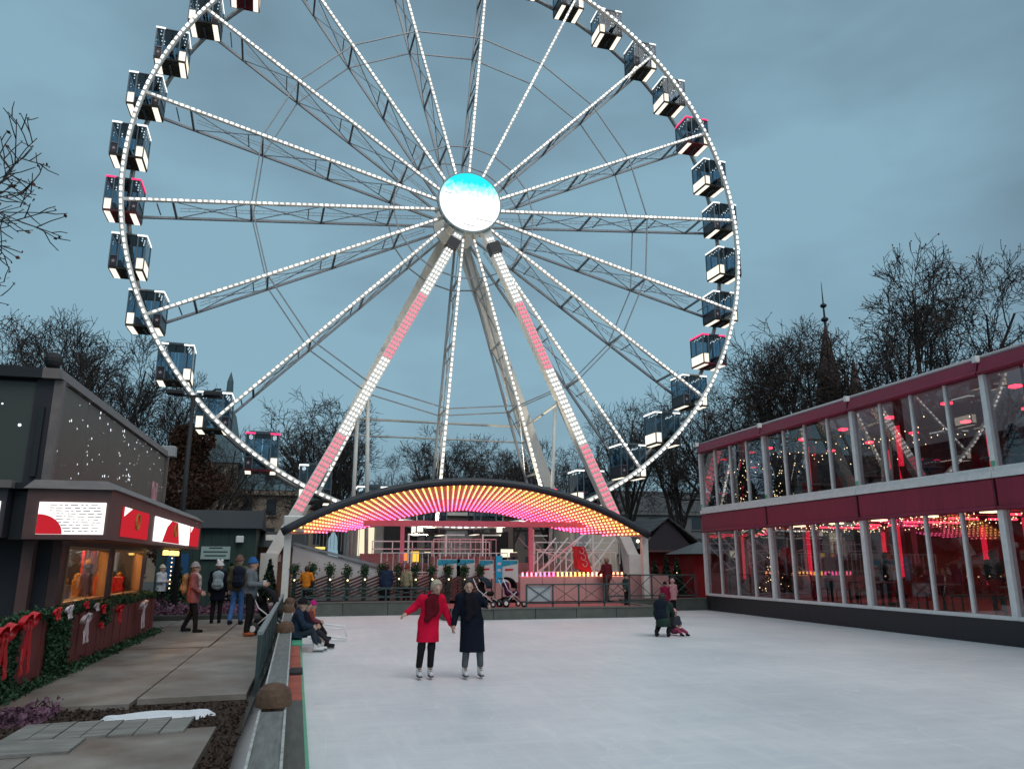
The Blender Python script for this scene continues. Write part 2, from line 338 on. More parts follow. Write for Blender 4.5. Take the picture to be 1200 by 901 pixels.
for k in range(18):
    a = WPH + 2 * pi * k / 18; tg = unit(WP(WR, a + .01) - WP(WR, a))
    sp_ = MB(); sp_.bar(WP(1.0, a, -.1), WP(WR, a, 0), .15, .15, up=WN); spo = sp_.build('spoke', M_white, fw)
    mb = MB(); nl = 54
    for i in range(nl):
        r0 = 1.75 + (WR - 2.0) * i / nl; d0 = -.1 + .1 * (r0 - 1) / (WR - 1) - .095
        mb.cur = int(RND.choice(3, p=(.55, .3, .15))); mb.bar(WP(r0, a, d0), WP(r0 + .15, a, d0), .07, .05, up=WN)
    mb.build('spoke_light', E_leds, spo, kind='stuff')
    mb = MB(); mb.bar(WP(.8, a, WD + .1), WP(WR, a, WD), .12, .12, up=WN); mb.build('back_chord', M_steel, spo)
    radii = [3.9, 7.45, 11.0, 14.6]
    mb = MB()
    for j, r0 in enumerate(radii):
        mb.bar(WP(r0, a, 0), WP(r0 + .05, a, WD), .10, .10)
        if j < 3:
            r1 = radii[j + 1]
            mb.bar(WP(r0, a, .0), WP(r1, a, WD), .035); mb.bar(WP(r1, a, 0) + tg * .04, WP(r0, a, WD) + tg * .04, .035)
        mb.bar(WP(r0 + .75, a, .35), WP(r0 + .75, a, 1.65), .05)
    mb.build('truss_brace', M_steel, spo)
    mb = MB()      # cable tray like a thin ladder in the middle of the spoke
    for off in (-.08, .08): mb.bar(WP(2.2, a, 1.0) + UZ * off, WP(14.4, a, 1.0) + UZ * off, .022)
    for i in range(34): r0 = 2.3 + 12.0 * i / 34; mb.bar(WP(r0, a, 1.0) - UZ * .08, WP(r0, a, 1.0) + UZ * .08, .02)
    mb.build('cable_tray', M_steel, spo, kind='stuff')
    # gondola axle
    for half in (0, 1):
        a2 = a + half * radians(10); MB().bar(WP(WR, a2, 0), WP(WR, a2, WD), .09).build('axle', M_steel, fw)
for r0 in (3.9, 11.0):
    for dep in (0., WD):
        mb = MB()
        for k in range(18):
            mb.bar(WP(r0, WPH + 2 * pi * k / 18, dep), WP(r0, WPH + 2 * pi * (k + 1) / 18, dep), .06)
        mb.build('tie_cable', M_steel, fw)
def wcyl(mb, r0, d0, d1, seg=40, r1=None):
    r1 = r1 or r0; mb.loft([[WP(r0, 2 * pi * k / seg, d0) for k in range(seg)], [WP(r1, 2 * pi * k / seg, d1) for k in range(seg)]]); return mb
wcyl(MB(), .75, -.85, WD + 1.1, 24).build('axle_drum', M_white, fw, False)
wcyl(MB(), 1.35, -.30, -.1).build('hub_flange', M_white, fw); wcyl(MB(), 1.35, WD, WD + .2).build('hub_flange', M_white, fw)
# lit screen disc on the hub
hd = wcyl(MB(), 1.72, -1.12, -.85, 56).build('hub_disc', mat('disc_rim', (.25, .32, .33), .4, .3), fw)
ms = bpy.data.materials.new('hub_screen'); ms.use_nodes = True; n, l = ms.node_tree.nodes, ms.node_tree.links; n.remove(n['Principled BSDF'])
t = n.new('ShaderNodeTexCoord'); sx = n.new('ShaderNodeSeparateXYZ'); l.new(t.outputs['Generated'], sx.inputs[0])
zz = n.new('ShaderNodeTexNoise'); zz.inputs['Scale'].default_value = 14; zz.inputs['Detail'].default_value = 6; l.new(t.outputs['Generated'], zz.inputs['Vector'])
ma = n.new('ShaderNodeMath'); ma.operation = 'MULTIPLY_ADD'; ma.inputs[1].default_value = .34; l.new(zz.outputs['Fac'], ma.inputs[0]); l.new(sx.outputs['Z'], ma.inputs[2])
r = n.new('ShaderNodeValToRGB'); r.color_ramp.elements[0].position = .74; r.color_ramp.elements[0].color = (1, 1, .98, 1); r.color_ramp.elements[1].position = 1.0; r.color_ramp.elements[1].color = (.02, .68, .74, 1)
e_ = r.color_ramp.elements.new(.86); e_.color = (.45, .92, .95, 1)
l.new(ma.outputs[0], r.inputs[0]); e = n.new('ShaderNodeEmission'); e.inputs['Strength'].default_value = 1.15; l.new(r.outputs[0], e.inputs[0]); l.new(e.outputs[0], n['Material Output'].inputs[0])
wcyl(MB(), 1.64, -1.14, -1.125, 56).build('screen', ms, hd)
for x_, z_, ln_ in ((-1.35, .38, .42), (.35, -.92, 1.0), (-.35, -1.3, .6)): c_ = WP(0, 0, -1.15); MB().bar(c_ + WE * x_ + UZ * z_, c_ + WE * (x_ + ln_) + UZ * (z_ - .1 * ln_), .03, .012, up=WN).build('screen_mark', M_steel, hd)

# legs
LF, LRt = V(-1.75, 34.6, 2.1), V(15.0, 34.9, 2.1)
def leg(top, foot, wd, name='leg', m=M_white, parent=fw):
    mb = MB(); mb.bar(top, foot, wd, wd * .9, up=WN); return mb.build(name, m, parent)
for foot in (LF, LRt):
    top = WP(0, 0, -.55) + .35 * WE; d = unit(foot - top)
    lg = leg(top, foot, .50); side = unit(np.cross(d, -WN)); nrm = unit(np.cross(side, d)); nrm = nrm if nrm[1] < 0 else -nrm
    for lbl, segs in (('white_light_row', [(.10, .297), (.49, .70)]), ('pink_light_row', [(.297, .49), (.70, .89)])):
        mb = MB(); Ln = np.linalg.norm(foot - top)
        for s0, s1 in segs:
            k_ = int((s1 - s0) * Ln / .24)
            for i in range(k_):
                c = top + d * Ln * (s0 + (s1 - s0) * (i + .5) / k_) + nrm * .26
                for q in (-1, 0, 1): mb.bar(c + side * q * .15 - d * .06, c + side * q * .15 + d * .06, .055, .05, up=nrm)
        mb.build(lbl, E_led if 'white' in lbl else E_pinkled, lg, kind='stuff')
    c = top + d * Ln * .135 + nrm * .2; MB().bar(c - d * .3, c + d * .3, .62, .5, up=nrm).build('joint_box', M_dark, lg)
    MB().bar(foot + V(0, 0, .25), foot - V(0, 0, 1.9), .7, .6).build('foot_block', M_white, lg)
    MB().bar(foot + side * 0 + V(0, .9, 1.0), foot + V(0, 0.2, -1.8), .5, .35).build('outrigger', M_white, lg)
for foot in (V(-2.1, 41.5, 1.5), V(14.6, 41.9, 1.5)):
    top = WP(0, 0, WD + .95) + .25 * (1 if foot[0] > 5 else -1) * WE; leg(top, foot, .62)
A = LF + (WP(0, 0, -.95) - LF) * .42; B_ = LRt + (WP(0, 0, -.95) - LRt) * .42
RA = V(-2.1, 41.5, 1.5) + (WP(0, 0, WD + .95) - V(-2.1, 41.5, 1.5)) * .42; RB = V(14.6, 41.9, 1.5) + (WP(0, 0, WD + .95) - V(14.6, 41.9, 1.5)) * .42
for p_, q_ in ((RA, RB), (A, RA), (B_, RB)):
    MB().tube([p_, q_], .07, 8).build('tie_rod', M_white, fw, True)
MB().tube([RA - V(0, 0, .9), RB - V(0, 0, .9)], .05, 8).build('tie_rod', M_white, fw, True)
for p_, q_ in ((A + V(.2, .3, -.3), V(2.4, 36.2, 2.2)), (A + V(-.25, .3, -1.0), V(1.7, 36.2, 2.2)), (B_ + V(-.2, .3, -.3), V(11.2, 36.2, 2.2))):
    MB().tube([p_, q_], .09, 8).build('brace', M_white, fw, True)

def floodlight(label, x, y, z, target, power):
    e_ = empty('floodlight', (x, y, z), label=label, cat='floodlight', group='floodlights on the boarding platform'); d = unit(V(*target) - V(x, y, z)); c_ = V(x, y, z + .35)
    MB().bar((x, y, z), (x, y, z + .3), .06).build('stand', M_dark, e_); MB().bar(c_ - d * .12, c_ + d * .1, .36, .28).build('housing', M_dark, e_); MB().bar(c_ + d * .101, c_ + d * .115, .32, .24).build('lens', E_warm, e_)
    lp = bpy.data.lights.new('floodlight_lamp', 'SPOT'); lp.energy = power; lp.color = (1, .86, .66); lp.spot_size = radians(75); lp.spot_blend = .6; lp.shadow_soft_size = .15
    lo_ = bpy.data.objects.new('floodlight_lamp', lp); COL.objects.link(lo_); lo_.location = c_ + d * .16; lo_.rotation_euler = mathutils.Vector(d).to_track_quat('-Z', 'Y').to_euler()
floodlight('warm floodlight left of the middle of the boarding platform', 5.2, 36.3, 1.95, (4.0, 39.4, 14), 2200); floodlight('warm floodlight right of the middle of the boarding platform', 9.4, 36.3, 1.95, (10.0, 39.4, 14), 2200)

# ------------------------------------------------------------------ gondolas
M_gond = mat('gondola_shell', (.045, .055, .065), .4, .4, .1, 6); M_gframe = mat('gondola_frame', (.16, .19, .21), .4, .7)
M_gdark = mat('gondola_dark_panel', (.035, .02, .03), .4); M_gred = mat('gondola_red_floor', (.16, .012, .02), .5); M_gfloor = mat('gondola_floor', (.03, .027, .018), .6)
G_gl = glass('gondola_glass', (.60, .70, .76), 1.6, .02)
def make_gondola(left_cream, pink):
    root = empty('gondola', (0, 0, 0)); W_, D_, zb, zt = .76, .70, -.40, 1.40; z1 = zb + .66
    E_roof = E_pinkroof if pink else E_whiteroof
    fl = MB(); fl.box(-W_, W_, -D_, D_, zb, zb + .10); f_ = fl.build('floor', M_gred if pink else M_gfloor, root)
    for s in (-1, 1): MB().box(s * W_ - (.32 if s > 0 else -.06), s * W_ + (-.06 if s > 0 else .32), -D_ + .06, D_ - .06, zb - .02, zb - .004).build('floor_light', E_cream, f_)
    MB().box(-.05, .05, -.4, .4, zb - .10, zb - .005).build('towing_lug', M_gframe, f_)
    rf = MB(); rf.loft([[(-W_, -D_, zt - .06), (W_, -D_, zt - .06), (W_, D_, zt - .06), (-W_, D_, zt - .06)], [(-W_, -D_, zt), (W_, -D_, zt), (W_, D_, zt), (-W_, D_, zt)], [(-.55, -.45, zt + .14), (.55, -.45, zt + .14), (.55, .45, zt + .14), (-.55, .45, zt + .14)]])
    r_ = rf.build('roof', M_gond, root)
    for s in (-1, 1):
        x0, x1 = (s * W_ - .42, s * W_ + .025) if s > 0 else (s * W_ - .025, s * W_ + .42)
        mb = MB(); mb.box(x0, x1, -D_ - .03, -D_ - .003, zt - .05, zt + .03); xs = s * (W_ + .003)
        mb.box(min(xs, xs + s * .025), max(xs, xs + s * .025), -D_, D_, zt - .05, zt + .03); mb.build('roof_light', E_roof, r_)
    dots = MB()
    for i in range(5):
        for s in (-1, 1):
            for x in (-.55, .55): dots.sphere((x + s * .06 * (i % 2), -.55 + 1.1 * i / 4, zt - .10), .034, 5, 3)
    dots.build('ceiling_spot', E_led, r_, kind='stuff')
    fm = MB()      # corner and door posts
    for x in (-W_, -.40, .40, W_):
        for y in (-D_, D_): fm.bar((x * .985, y * .985, zb + .1), (x * .985, y * .985, zt - .06), .055)
    for y in (-D_, D_): fm.bar((-W_, y, z1), (-.4, y, z1), .05); fm.bar((.4, y, z1), (W_, y, z1), .05)
    for x in (-W_, W_): fm.bar((x, -D_, z1), (x, D_, z1), .05)
    fm.build('frame', M_gframe, root, kind='stuff')
    for s in (-1, 1):
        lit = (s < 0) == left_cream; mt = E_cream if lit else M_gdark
        x0, x1 = sorted((s * .42, s * (W_ - .03)))
        for y in (-1, 1):
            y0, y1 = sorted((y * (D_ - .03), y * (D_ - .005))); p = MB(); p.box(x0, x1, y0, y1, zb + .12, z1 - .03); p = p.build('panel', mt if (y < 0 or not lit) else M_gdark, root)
            if not lit and y < 0:
                st = MB(); cx, cz = (x0 + x1) / 2, (zb + z1) / 2 + .05
                pts = [(cx + (.11 if k % 2 == 0 else .035) * sin(2 * pi * k / 10), y0 - .008, cz + (.11 if k % 2 == 0 else .035) * cos(2 * pi * k / 10)) for k in range(10)]
                st.poly(pts + [(p_[0], p_[1] + .006, p_[2]) for p_ in pts], [tuple(range(10)), tuple(range(19, 9, -1))]); st.build('star_emblem', M_whitebow, p)
            q = MB(); q.box(x0, x1, y0 + .008, y1 - .008, z1 + .03, zt - .07); q.build('window', G_gl, root)
        xa, xb = sorted((s * (W_ - .03), s * (W_ - .005)))
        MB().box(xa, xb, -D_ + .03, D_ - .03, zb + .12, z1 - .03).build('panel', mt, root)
        MB().box(xa + .008, xb - .008, -D_ + .03, D_ - .03, z1 + .03, zt - .07).build('window', G_gl, root)
        MB().box(min(s * .25, s * .72), max(s * .25, s * .72), -.6, .6, zb + .42, zb + .48).build('bench', M_gond, root)
    for y in (-1, 1):
        y0, y1 = sorted((y * (D_ - .03), y * (D_ - .012)))
        for s in (-1, 1):
            x0, x1 = sorted((s * .015, s * .37)); MB().box(x0, x1, y0, y1, zb + .12, zt - .08).build('door', G_gl, root)
    MB().bar((0, -D_ - .22, .0), (0, D_ + .22, .0), .10).build('pivot_bar', M_gframe, root)
    return root
protos = {}
for idx in range(36):
    a = WPH + radians(10) * idx; c = WP(WR, a, WD / 2)
    lc = (idx % 2 == 1) if 10 <= idx <= 28 else (idx % 2 == 0)
    pink = idx in (0, 5, 10, 15, 20, 25, 31)
    if c[2] > 36.5 and idx not in (25, 31): continue      # above the frame
    key = (lc, pink)
    if key not in protos: o = make_gondola(*key); protos[key] = o
    else: o = copy_tree(protos[key])
    o.location = c - .13 * WE + .30 * WN; o.rotation_euler = (0, 0, radians(2.35 + 1.6 * sin(idx * 2.7)))
    words = ['', 'first', 'second', 'third', 'fourth']
    pk = {0: ('level with the hub on the left', 1), 5: ('at the lower left', 1), 10: ('low down behind the canopy', 1), 15: ('at the lower right', -1), 20: ('at the upper right', -1), 25: ('at the top right', -1), 31: ('at the top left', 1)}
    if pink: lab = 'wheel cabin with pink roof light ' + pk[idx][0]
    else:
        near = min(pk, key=lambda q: min((idx - q) % 36, (q - idx) % 36) + (.1 if q in (10, 25, 31) else 0)); cw = (idx - near) % 36 < 18; st = min((idx - near) % 36, (near - idx) % 36)
        way = {0: ('below', 'above'), 5: ('to the right of', 'above'), 10: ('to the right of', 'to the left of'), 15: ('above', 'below'), 20: ('above', 'below'), 25: ('to the left of', 'below'), 31: ('below', 'to the right of')}[near][0 if cw else 1]
        lab = f"white cabin, {words[st]} {way} the pink-roofed one {pk[near][0]}"
    tag(o, lab, 'gondola', 'cabins hanging around the ferris wheel')

# ------------------------------------------------------------------ stage canopy with light strips
ca = empty('stage_canopy', (6.45, 31, .5), label='dark arched canopy with fanned amber and pink light strips under the wheel', cat='canopy')
CX0, CX1, CY = -1.18, 14.06, 31.0; CH = (CX1 - CX0) / 2; CM = (CX0 + CX1) / 2; CRr = (CH ** 2 + 2.13 ** 2) / (2 * 2.13); CA = math.asin(CH / CRr)
def cf(s): t_ = (2 * s - 1) * CA; return V(CM + CRr * sin(t_), CY, 3.03 + 2.13 - CRr * (1 - cos(t_)))
_q = [0, .3, .5, .65, .8, .88, .94, .98, 1]
def cr(s):
    q = abs(2 * s - 1); sg = 1 if s > .5 else -1
    return V(CM + .1 + sg * np.interp(q, _q, [0, 1.45, 2.5, 3.4, 4.2, 4.6, 5.3, 6.6, 7.3]), np.interp(q, _q, [34.2, 34.2, 34.15, 34.1, 34, 33.8, 33.1, 32, 31.2]), np.interp(q, _q, [4.26, 4.16, 3.94, 3.70, 3.48, 3.38, 3.22, 3.1, 3.03]))
MB().tube([cf(i / 48) + V(0, -.05, .06) for i in range(49)], .16, 10).build('front_rim', mat('canopy_rim', (.035, .04, .048), .45, .2), ca, True)
so = MB(); top = MB(); n_ = 64
for i in range(n_):
    a0, a1, b0, b1 = cf(i / n_), cf((i + 1) / n_), cr(i / n_), cr((i + 1) / n_)
    so.quad(a0, a1, b1, b0); u_ = V(0, 0, .09); top.quad(a0 + u_, b0 + u_, b1 + u_, a1 + u_)
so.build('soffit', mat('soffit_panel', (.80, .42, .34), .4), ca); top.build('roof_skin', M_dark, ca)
MB().tube([cr(i / 48) + V(0, .03, .02) for i in range(2, 47)], .05, 6).build('rear_rim', mat('pink_pipe', (.5, .16, .2), .5), ca)
LEDS = [emit('amber_led', (1, .47, .11), 4.2), emit('orange_led', (1, .34, .18), 4.2), emit('coral_led', (1, .17, .26), 4.2), emit('magenta_led', (1, .11, .33), 4.2)]
NS = 58
for i in range(NS):
    s = .012 + .976 * (i + .5) / NS; a, b = cf(s), cr(s); d = b - a; Ln = np.linalg.norm(d); k_ = max(5, int(Ln / .20)); dn = unit(d)
    nrm = unit(np.cross(cf(s + .005) - cf(s - .005), d)); nrm = nrm if nrm[2] < 0 else -nrm
    mb = MB()
    for j in range(k_):
        t_ = .05 + .93 * (j + .5) / k_; c = a + d * t_ + nrm * .03; mb.cur = min(3, int(t_ * 4.4 * (.55 + .45 * min(1, Ln / 4))))
        mb.bar(c - dn * .038, c + dn * .038, .045, .03, up=nrm)
    mb.build('light_strip', LEDS, ca, kind='stuff')
M_pink = mat('pink_glow_in_paint', (.80, .20, .30), .5, 0, .1, 3)  # pink light of the canopy strips put into the paint colour
MB().bar((2.0, 32.6, 3.56), (11.9, 32.6, 3.60), .16, .24).build('crossbeam', M_pink, ca)
for x in (3.62, 9.21): MB().bar((x, 32.6, 1.46), (x, 32.6, 3.45), .16).build('post', M_pink, ca)
for x, z_ in ((-.95, 3.1), (14.0, 3.1)): MB().bar((x, 31.35, .5), (x, 31.35, z_), .26, .26).build('post', M_white, ca)
MB().cbox(-1.15, -.35, 31.2, 32.2, 3.12, 3.75, .05).build('corner_box', M_white, ca)

# ------------------------------------------------------------------ boarding platform under the wheel
bpf = empty('boarding_platform', (6.5, 36, .2), label='pink lit boarding platform and steps at the foot of the ferris wheel', cat='platform')
M_deck = mat('deck_plate', (.30, .22, .21), .6, .2, .2, 4); M_skirt = mat('skirt_panel', (.55, .30, .29), .55, 0, .12, 2); M_grey = mat('grey_panel', (.36, .37, .37), .6, 0, .15, 3)
MB().box(-.6, 15.4, 32.0, 44, 1.34, 1.44).build('deck', M_deck, bpf)
for i in range(12): MB().box(-.6 + i * 1.333, -.6 + (i + 1) * 1.333 - .02, 31.95, 31.99, .45, 1.40).build('skirt', M_skirt, bpf)
for i in range(5): MB().cbox(8.4 + i * .96, 8.4 + i * .96 + .945, 31.35, 31.94, .40, 1.40, .012).build('step_block', M_skirt, bpf)
for x0, x1, y_, z0, z1 in ((2.75, 8.1, 32.3, 1.45, 2.35), (9.4, 13.0, 32.2, 1.45, 2.4), (5.3, 8.2, 34.9, 2.1, 3.0)):
    for z_ in (z1, z0 + .12): MB().bar((x0, y_, z_), (x1, y_, z_), .035).build('hand_rail', M_alu, bpf)
    k_ = int((x1 - x0) / .24)
    for i in range(k_ + 1): x = x0 + (x1 - x0) * i / k_; MB().bar((x, y_, z0), (x, y_, z1), .02 if i % 5 else .045).build('baluster', M_alu, bpf)
for x in (4.4, 6.2, 8.0, 10.4): MB().bar((x, 36.9, 1.95), (x, 36.9, 3.3), .08).build('gate_post', M_white, bpf); MB().bar((x, 36.9, 3.26), (x + .9, 36.9, 3.26), .06).build('gate_arm', M_white, bpf)
for i in range(6): a_ = 9.6 + i * .6; MB().bar((a_, 34.6, 1.5), (a_ + 1.5, 34.9, 3.1), .05).build('lattice_bar', M_alu, bpf); MB().bar((a_ + 1.2, 34.75, 1.5), (a_ - .3, 35.0, 3.1), .04).build('lattice_bar', M_steel, bpf)
for i in range(24): x = 8.5 + 4.6 * i / 24; MB().bar((x, 31.33, 1.40), (x, 31.33, 1.56), .055).build('edge_light', [LEDS[2], LEDS[3], LEDS[0], LEDS[0], LEDS[1]][min(4, i // 4 if i < 16 else 4)], bpf)
rp_ = MB(); rp_.poly([(-.75, 31.9, .5), (2.6, 31.9, .5), (2.6, 31.9, 1.75), (-.75, 31.9, 2.62), (-.75, 32.0, .5), (2.6, 32.0, .5), (2.6, 32.0, 1.75), (-.75, 32.0, 2.62)], [(0, 1, 2, 3), (7, 6, 5, 4), (3, 2, 6, 7), (1, 5, 6, 2)])
rp_.build('ramp_side', mat('white_panel', (.60, .55, .54), .5, 0, .08, 2), bpf)
MB().bar((-.75, 31.86, 2.70), (2.7, 31.86, 1.80), .12, .10).build('ramp_rail', M_steel, bpf)
for i in range(5): MB().box(2.0, 3.6, 33 + i * .3, 33.32 + i * .3, 1.44 + i * .18, 1.62 + i * .18).build('step', M_deck, bpf)
for i in range(5): MB().box(5.2, 8.3, 33.6 + i * .3, 33.92 + i * .3, 1.44, 1.60 + i * .16).build('step', M_deck, bpf)
MB().box(2, 13, 35.3, 37.2, 1.44, 1.95).build('load_deck', M_deck, bpf)
for x0, x1, z0, z1 in [(2.6, 8.0, 2.02, 2.9), (10.2, 14.5, 2.02, 2.9)]:
    k_ = int((x1 - x0) / .9)
    for i in range(k_ + 1): x = x0 + (x1 - x0) * i / k_; MB().bar((x, 35.4, 1.9), (x, 35.4, z1), .045).build('rail_post', M_alu, bpf)
    for z_ in (z1, (z0 + z1) / 2 + .1): MB().bar((x0, 35.4, z_), (x1, 35.4, z_), .045).build('hand_rail', M_alu, bpf)
for i in range(16): x = -.6 + i * .14; MB().bar((x + .3, 31.8, 2.75 - i * .036), (x + .3, 31.8, 3.3), .018).build('baluster', M_steel, bpf)
for p_, q_ in [((9.6, 33.0, 1.5), (12.4, 34, 3.4)), ((9.4, 33.4, 2.6), (13.2, 34.4, 1.6)), ((9.5, 33.2, 1.5), (9.5, 33.2, 3.4)), ((12.6, 34, 1.5), (12.6, 34, 3.4))]: MB().bar(p_, q_, .07).build('strut', M_alu, bpf)
# operator cabins and lit panels behind
oc = empty('operator_cabin', (3.4, 41, 1.4), label='pale operator cabin with lit window behind the left steps', cat='cabin')
MB().cbox(1.6, 5.6, 40, 43, 1.44, 4.6, .04).build('wall', M_grey, oc); MB().box(1.4, 5.8, 39.9, 43.2, 4.62, 4.75).build('roof', M_white, oc)
MB().box(2.2, 3.0, 39.93, 39.99, 2.3, 3.7).build('lit_window', emit('cabin_window', (1, .85, .6), .9), oc); MB().box(3.5, 5.2, 39.93, 39.99, 2.4, 3.8).build('window', M_dark, oc)
for i in range(6): MB().box(3.45 + i * .3, 3.6 + i * .3, 39.88, 39.92, 3.85, 4.4).build('stripe', M_red if i % 2 else M_whitebow, oc)
oc = empty('operator_cabin', (8.6, 42, 1.4), label='grey shuttered cabin in the middle behind the pink crossbeam', cat='cabin')
MB().cbox(6.4, 10.6, 41, 44, 1.44, 4.4, .04).build('wall', mat('cabin_brown', (.24, .19, .17), .6, 0, .1, 3), oc)
for i in range(9): MB().box(6.6, 8.3, 40.93, 40.99, 1.6 + i * .26, 1.6 + i * .26 + .24).build('shutter_slat', M_grey, oc)
MB().box(8.8, 10.3, 40.93, 40.99, 2.0, 3.6).build('window', M_dark, oc); MB().box(6.3, 10.7, 40.8, 44.1, 4.42, 4.6).build('roof', M_white, oc)
oc = empty('operator_cabin', (13.5, 40, 1.4), label='cream technical cabin at the right foot of the wheel', cat='cabin')
MB().cbox(12.9, 15.6, 38.2, 41, 1.0, 4.1, .04).build('wall', mat('cabin_cream', (.55, .52, .44), .6, 0, .08, 2), oc); MB().box(13.2, 13.9, 38.13, 38.19, 1.5, 3.5).build('door', M_grey, oc)
for k_, (px, py, Y_, wd, ht, col, nm, lb) in enumerate([(473, 652, 38, .5, .5, (1, .25, .05), 'candy_sign', 'glowing orange sign between the pale cabin and the steps'), (486, 652, 38.3, .5, .6, (1, .6, .05), 'candy_sign', 'glowing yellow sign right of the orange one'),
        (375, 642, 40, .6, .22, (1, .75, .2), 'menu_light', 'small yellow lit board seen over the white ramp'), (594, 648, 39.3, .75, .5, (1, .92, .7), 'lit_board', 'cream lit board beside the seated cabin row in the middle'), (681, 627, 38.5, .3, .55, (1, .88, .6), 'lantern', 'cream lantern panel near the right end of the platform')]):
    c = onY(px, py, Y_); s_ = empty(nm, c, label=lb, cat='sign'); MB().cbox(c[0] - wd / 2, c[0] + wd / 2, c[1], c[1] + .12, c[2] - ht / 2, c[2] + ht / 2, .03).build('case', M_dark, s_)
    MB().box(c[0] - wd / 2 + .05, c[0] + wd / 2 - .05, c[1] - .02, c[1] - .005, c[2] - ht / 2 + .05, c[2] + ht / 2 - .05).build('lit_face', emit('sign_%d' % k_, col, 1.0), s_); MB().bar((c[0], c[1] + .06, 1.44), (c[0], c[1] + .06, c[2] - ht / 2), .06).build('pole', M_dark, s_)

# ------------------------------------------------------------------ rink end walls and decks
M_wall = mat('grey_green_wall', (.085, .098, .085), .75, 0, .25, 2, .2, 20)
for x0, x1, y0, y1, z1, lb in [(-.45, 4.6, 30.4, 30.75, .52, 'low grey green wall at the left part of the far rink end'), (4.75, 12.45, 27.1, 27.3, .40, 'low grey green wall of the deck that juts into the far rink end'), (12.25, 12.45, 27.32, 30.7, .40, 'short right side wall of the jutting deck'), (4.55, 4.75, 27.1, 30.38, .40, 'short left side wall of the jutting deck behind the skaters'), (12.5, 16.5, 30.4, 30.7, .50, 'low grey green wall at the far right corner of the rink')]:
    e_ = empty('low_wall', ((x0 + x1) / 2, y0, 0), label=lb, cat='wall'); long_ = x1 - x0 > 1; k_ = max(1, round((x1 - x0) / 1.7)) if long_ else 2
    for i in range(k_):
        if long_: a_, b_ = x0 + (x1 - x0) * i / k_, x0 + (x1 - x0) * (i + 1) / k_ - .015; MB().cbox(a_, b_, y0, y1, -.02, z1 - .05, .01).build('panel', M_wall, e_)
        else: a_, b_ = y0 + (y1 - y0) * i / k_, y0 + (y1 - y0) * (i + 1) / k_ - .015; MB().cbox(x0, x1, a_, b_, -.02, z1 - .05, .01).build('panel', M_wall, e_)
    MB().box(x0 - .02, x1 + .02, y0 - .02, y1 + .02, z1 - .048, z1).build('coping', M_wood, e_)
dk = MB(); dk.box(4.8, 12.2, 27.32, 31.3, .2, .36); tag(dk.build('deck', mat('red_carpet', (.34, .10, .10), .85, 0, .25, 3)), kind='structure')
# X-braced railing on the deck
def xrail(label, x0, x1, Y, z0, z1, n, panel=()):
    e_ = empty('braced_railing', ((x0 + x1) / 2, Y, z0), label=label, cat='railing')
    for i in range(n + 1): x = x0 + (x1 - x0) * i / n; MB().bar((x, Y, z0), (x, Y, z1), .05).build('post', M_railg, e_)
    MB().bar((x0, Y, z1), (x1, Y, z1), .05).build('top_rail', M_railg, e_); MB().bar((x0, Y, z0 + .14), (x1, Y, z0 + .14), .05).build('bottom_rail', M_railg, e_)
    for i in range(n):
        a_, b_ = x0 + (x1 - x0) * i / n, x0 + (x1 - x0) * (i + 1) / n
        MB().bar((a_ + .03, Y, z0 + .16), (b_ - .03, Y, z1 - .03), .022).build('brace', M_railg, e_); MB().bar((a_ + .03, Y + .026, z1 - .03), (b_ - .03, Y + .026, z0 + .16), .022).build('brace', M_railg, e_)
        if i in panel: MB().box(a_ + .06, b_ - .06, Y + .05, Y + .08, z0 + .2, z1 - .05).build('infill_panel', mat('pale_panel', (.42, .45, .47), .5, 0, .06, 3), e_)
xrail('dark railing with crossed bars along the front of the red deck', 7.6, 11.6, 27.5, .38, 1.18, 4, (0,))
xrail('taller dark railing behind the kneeling skater, right end of the deck', 11.65, 15.6, 29.9, .5, 1.46, 4)
xrail('thin crossed railing on top of the far left rink wall', -.3, 4.4, 30.55, .53, 1.0, 3)

# ------------------------------------------------------------------ slatted fence with garland posts
sf = empty('slat_fence', (3, 31.3, .22), label='fence of slanting wooden slats with garland topped posts before the wheel', cat='fence')
M_slat = mat('fence_slat', (.075, .022, .022), .7, 0, .3, 6); M_post = mat('dark_green_post', (.014, .022, .018), .7)
NP = 12; px0, dxp, FEY = -.62, .665, 31.3
slat_me = {}
for i in range(NP):
    x = px0 + i * dxp; MB().bar((x, FEY, .22), (x, FEY, 1.55), .15).build('post', M_post, sf)
    rn = np.random.default_rng(50 + i); hgt = 1.62 + .12 * rn.random(); v_, f_ = cloud(520, lambda: V(x + rn.normal() * .085, FEY + rn.normal() * .085, (hgt + rn.normal() * .10) if rn.random() < .75 else rn.uniform(.6, 1.6)), .075, rn)
    MB().poly(v_, f_).build('garland_tuft', M_green, sf, kind='stuff')
    MB().sphere((x + .02, FEY - .1, 1.28 + .06 * rn.random()), .035, 6, 4).build('fill_bulb', E_warm, sf)  # small light added to brighten the dim slats and skirt
    if i < NP - 1:
        for j in range(6):
            z0 = .62 + j * .125; MB().bar((x + .05, FEY, z0), (x + dxp - .05, FEY, z0 + .22), .03, .072).build('slat', M_slat, sf)
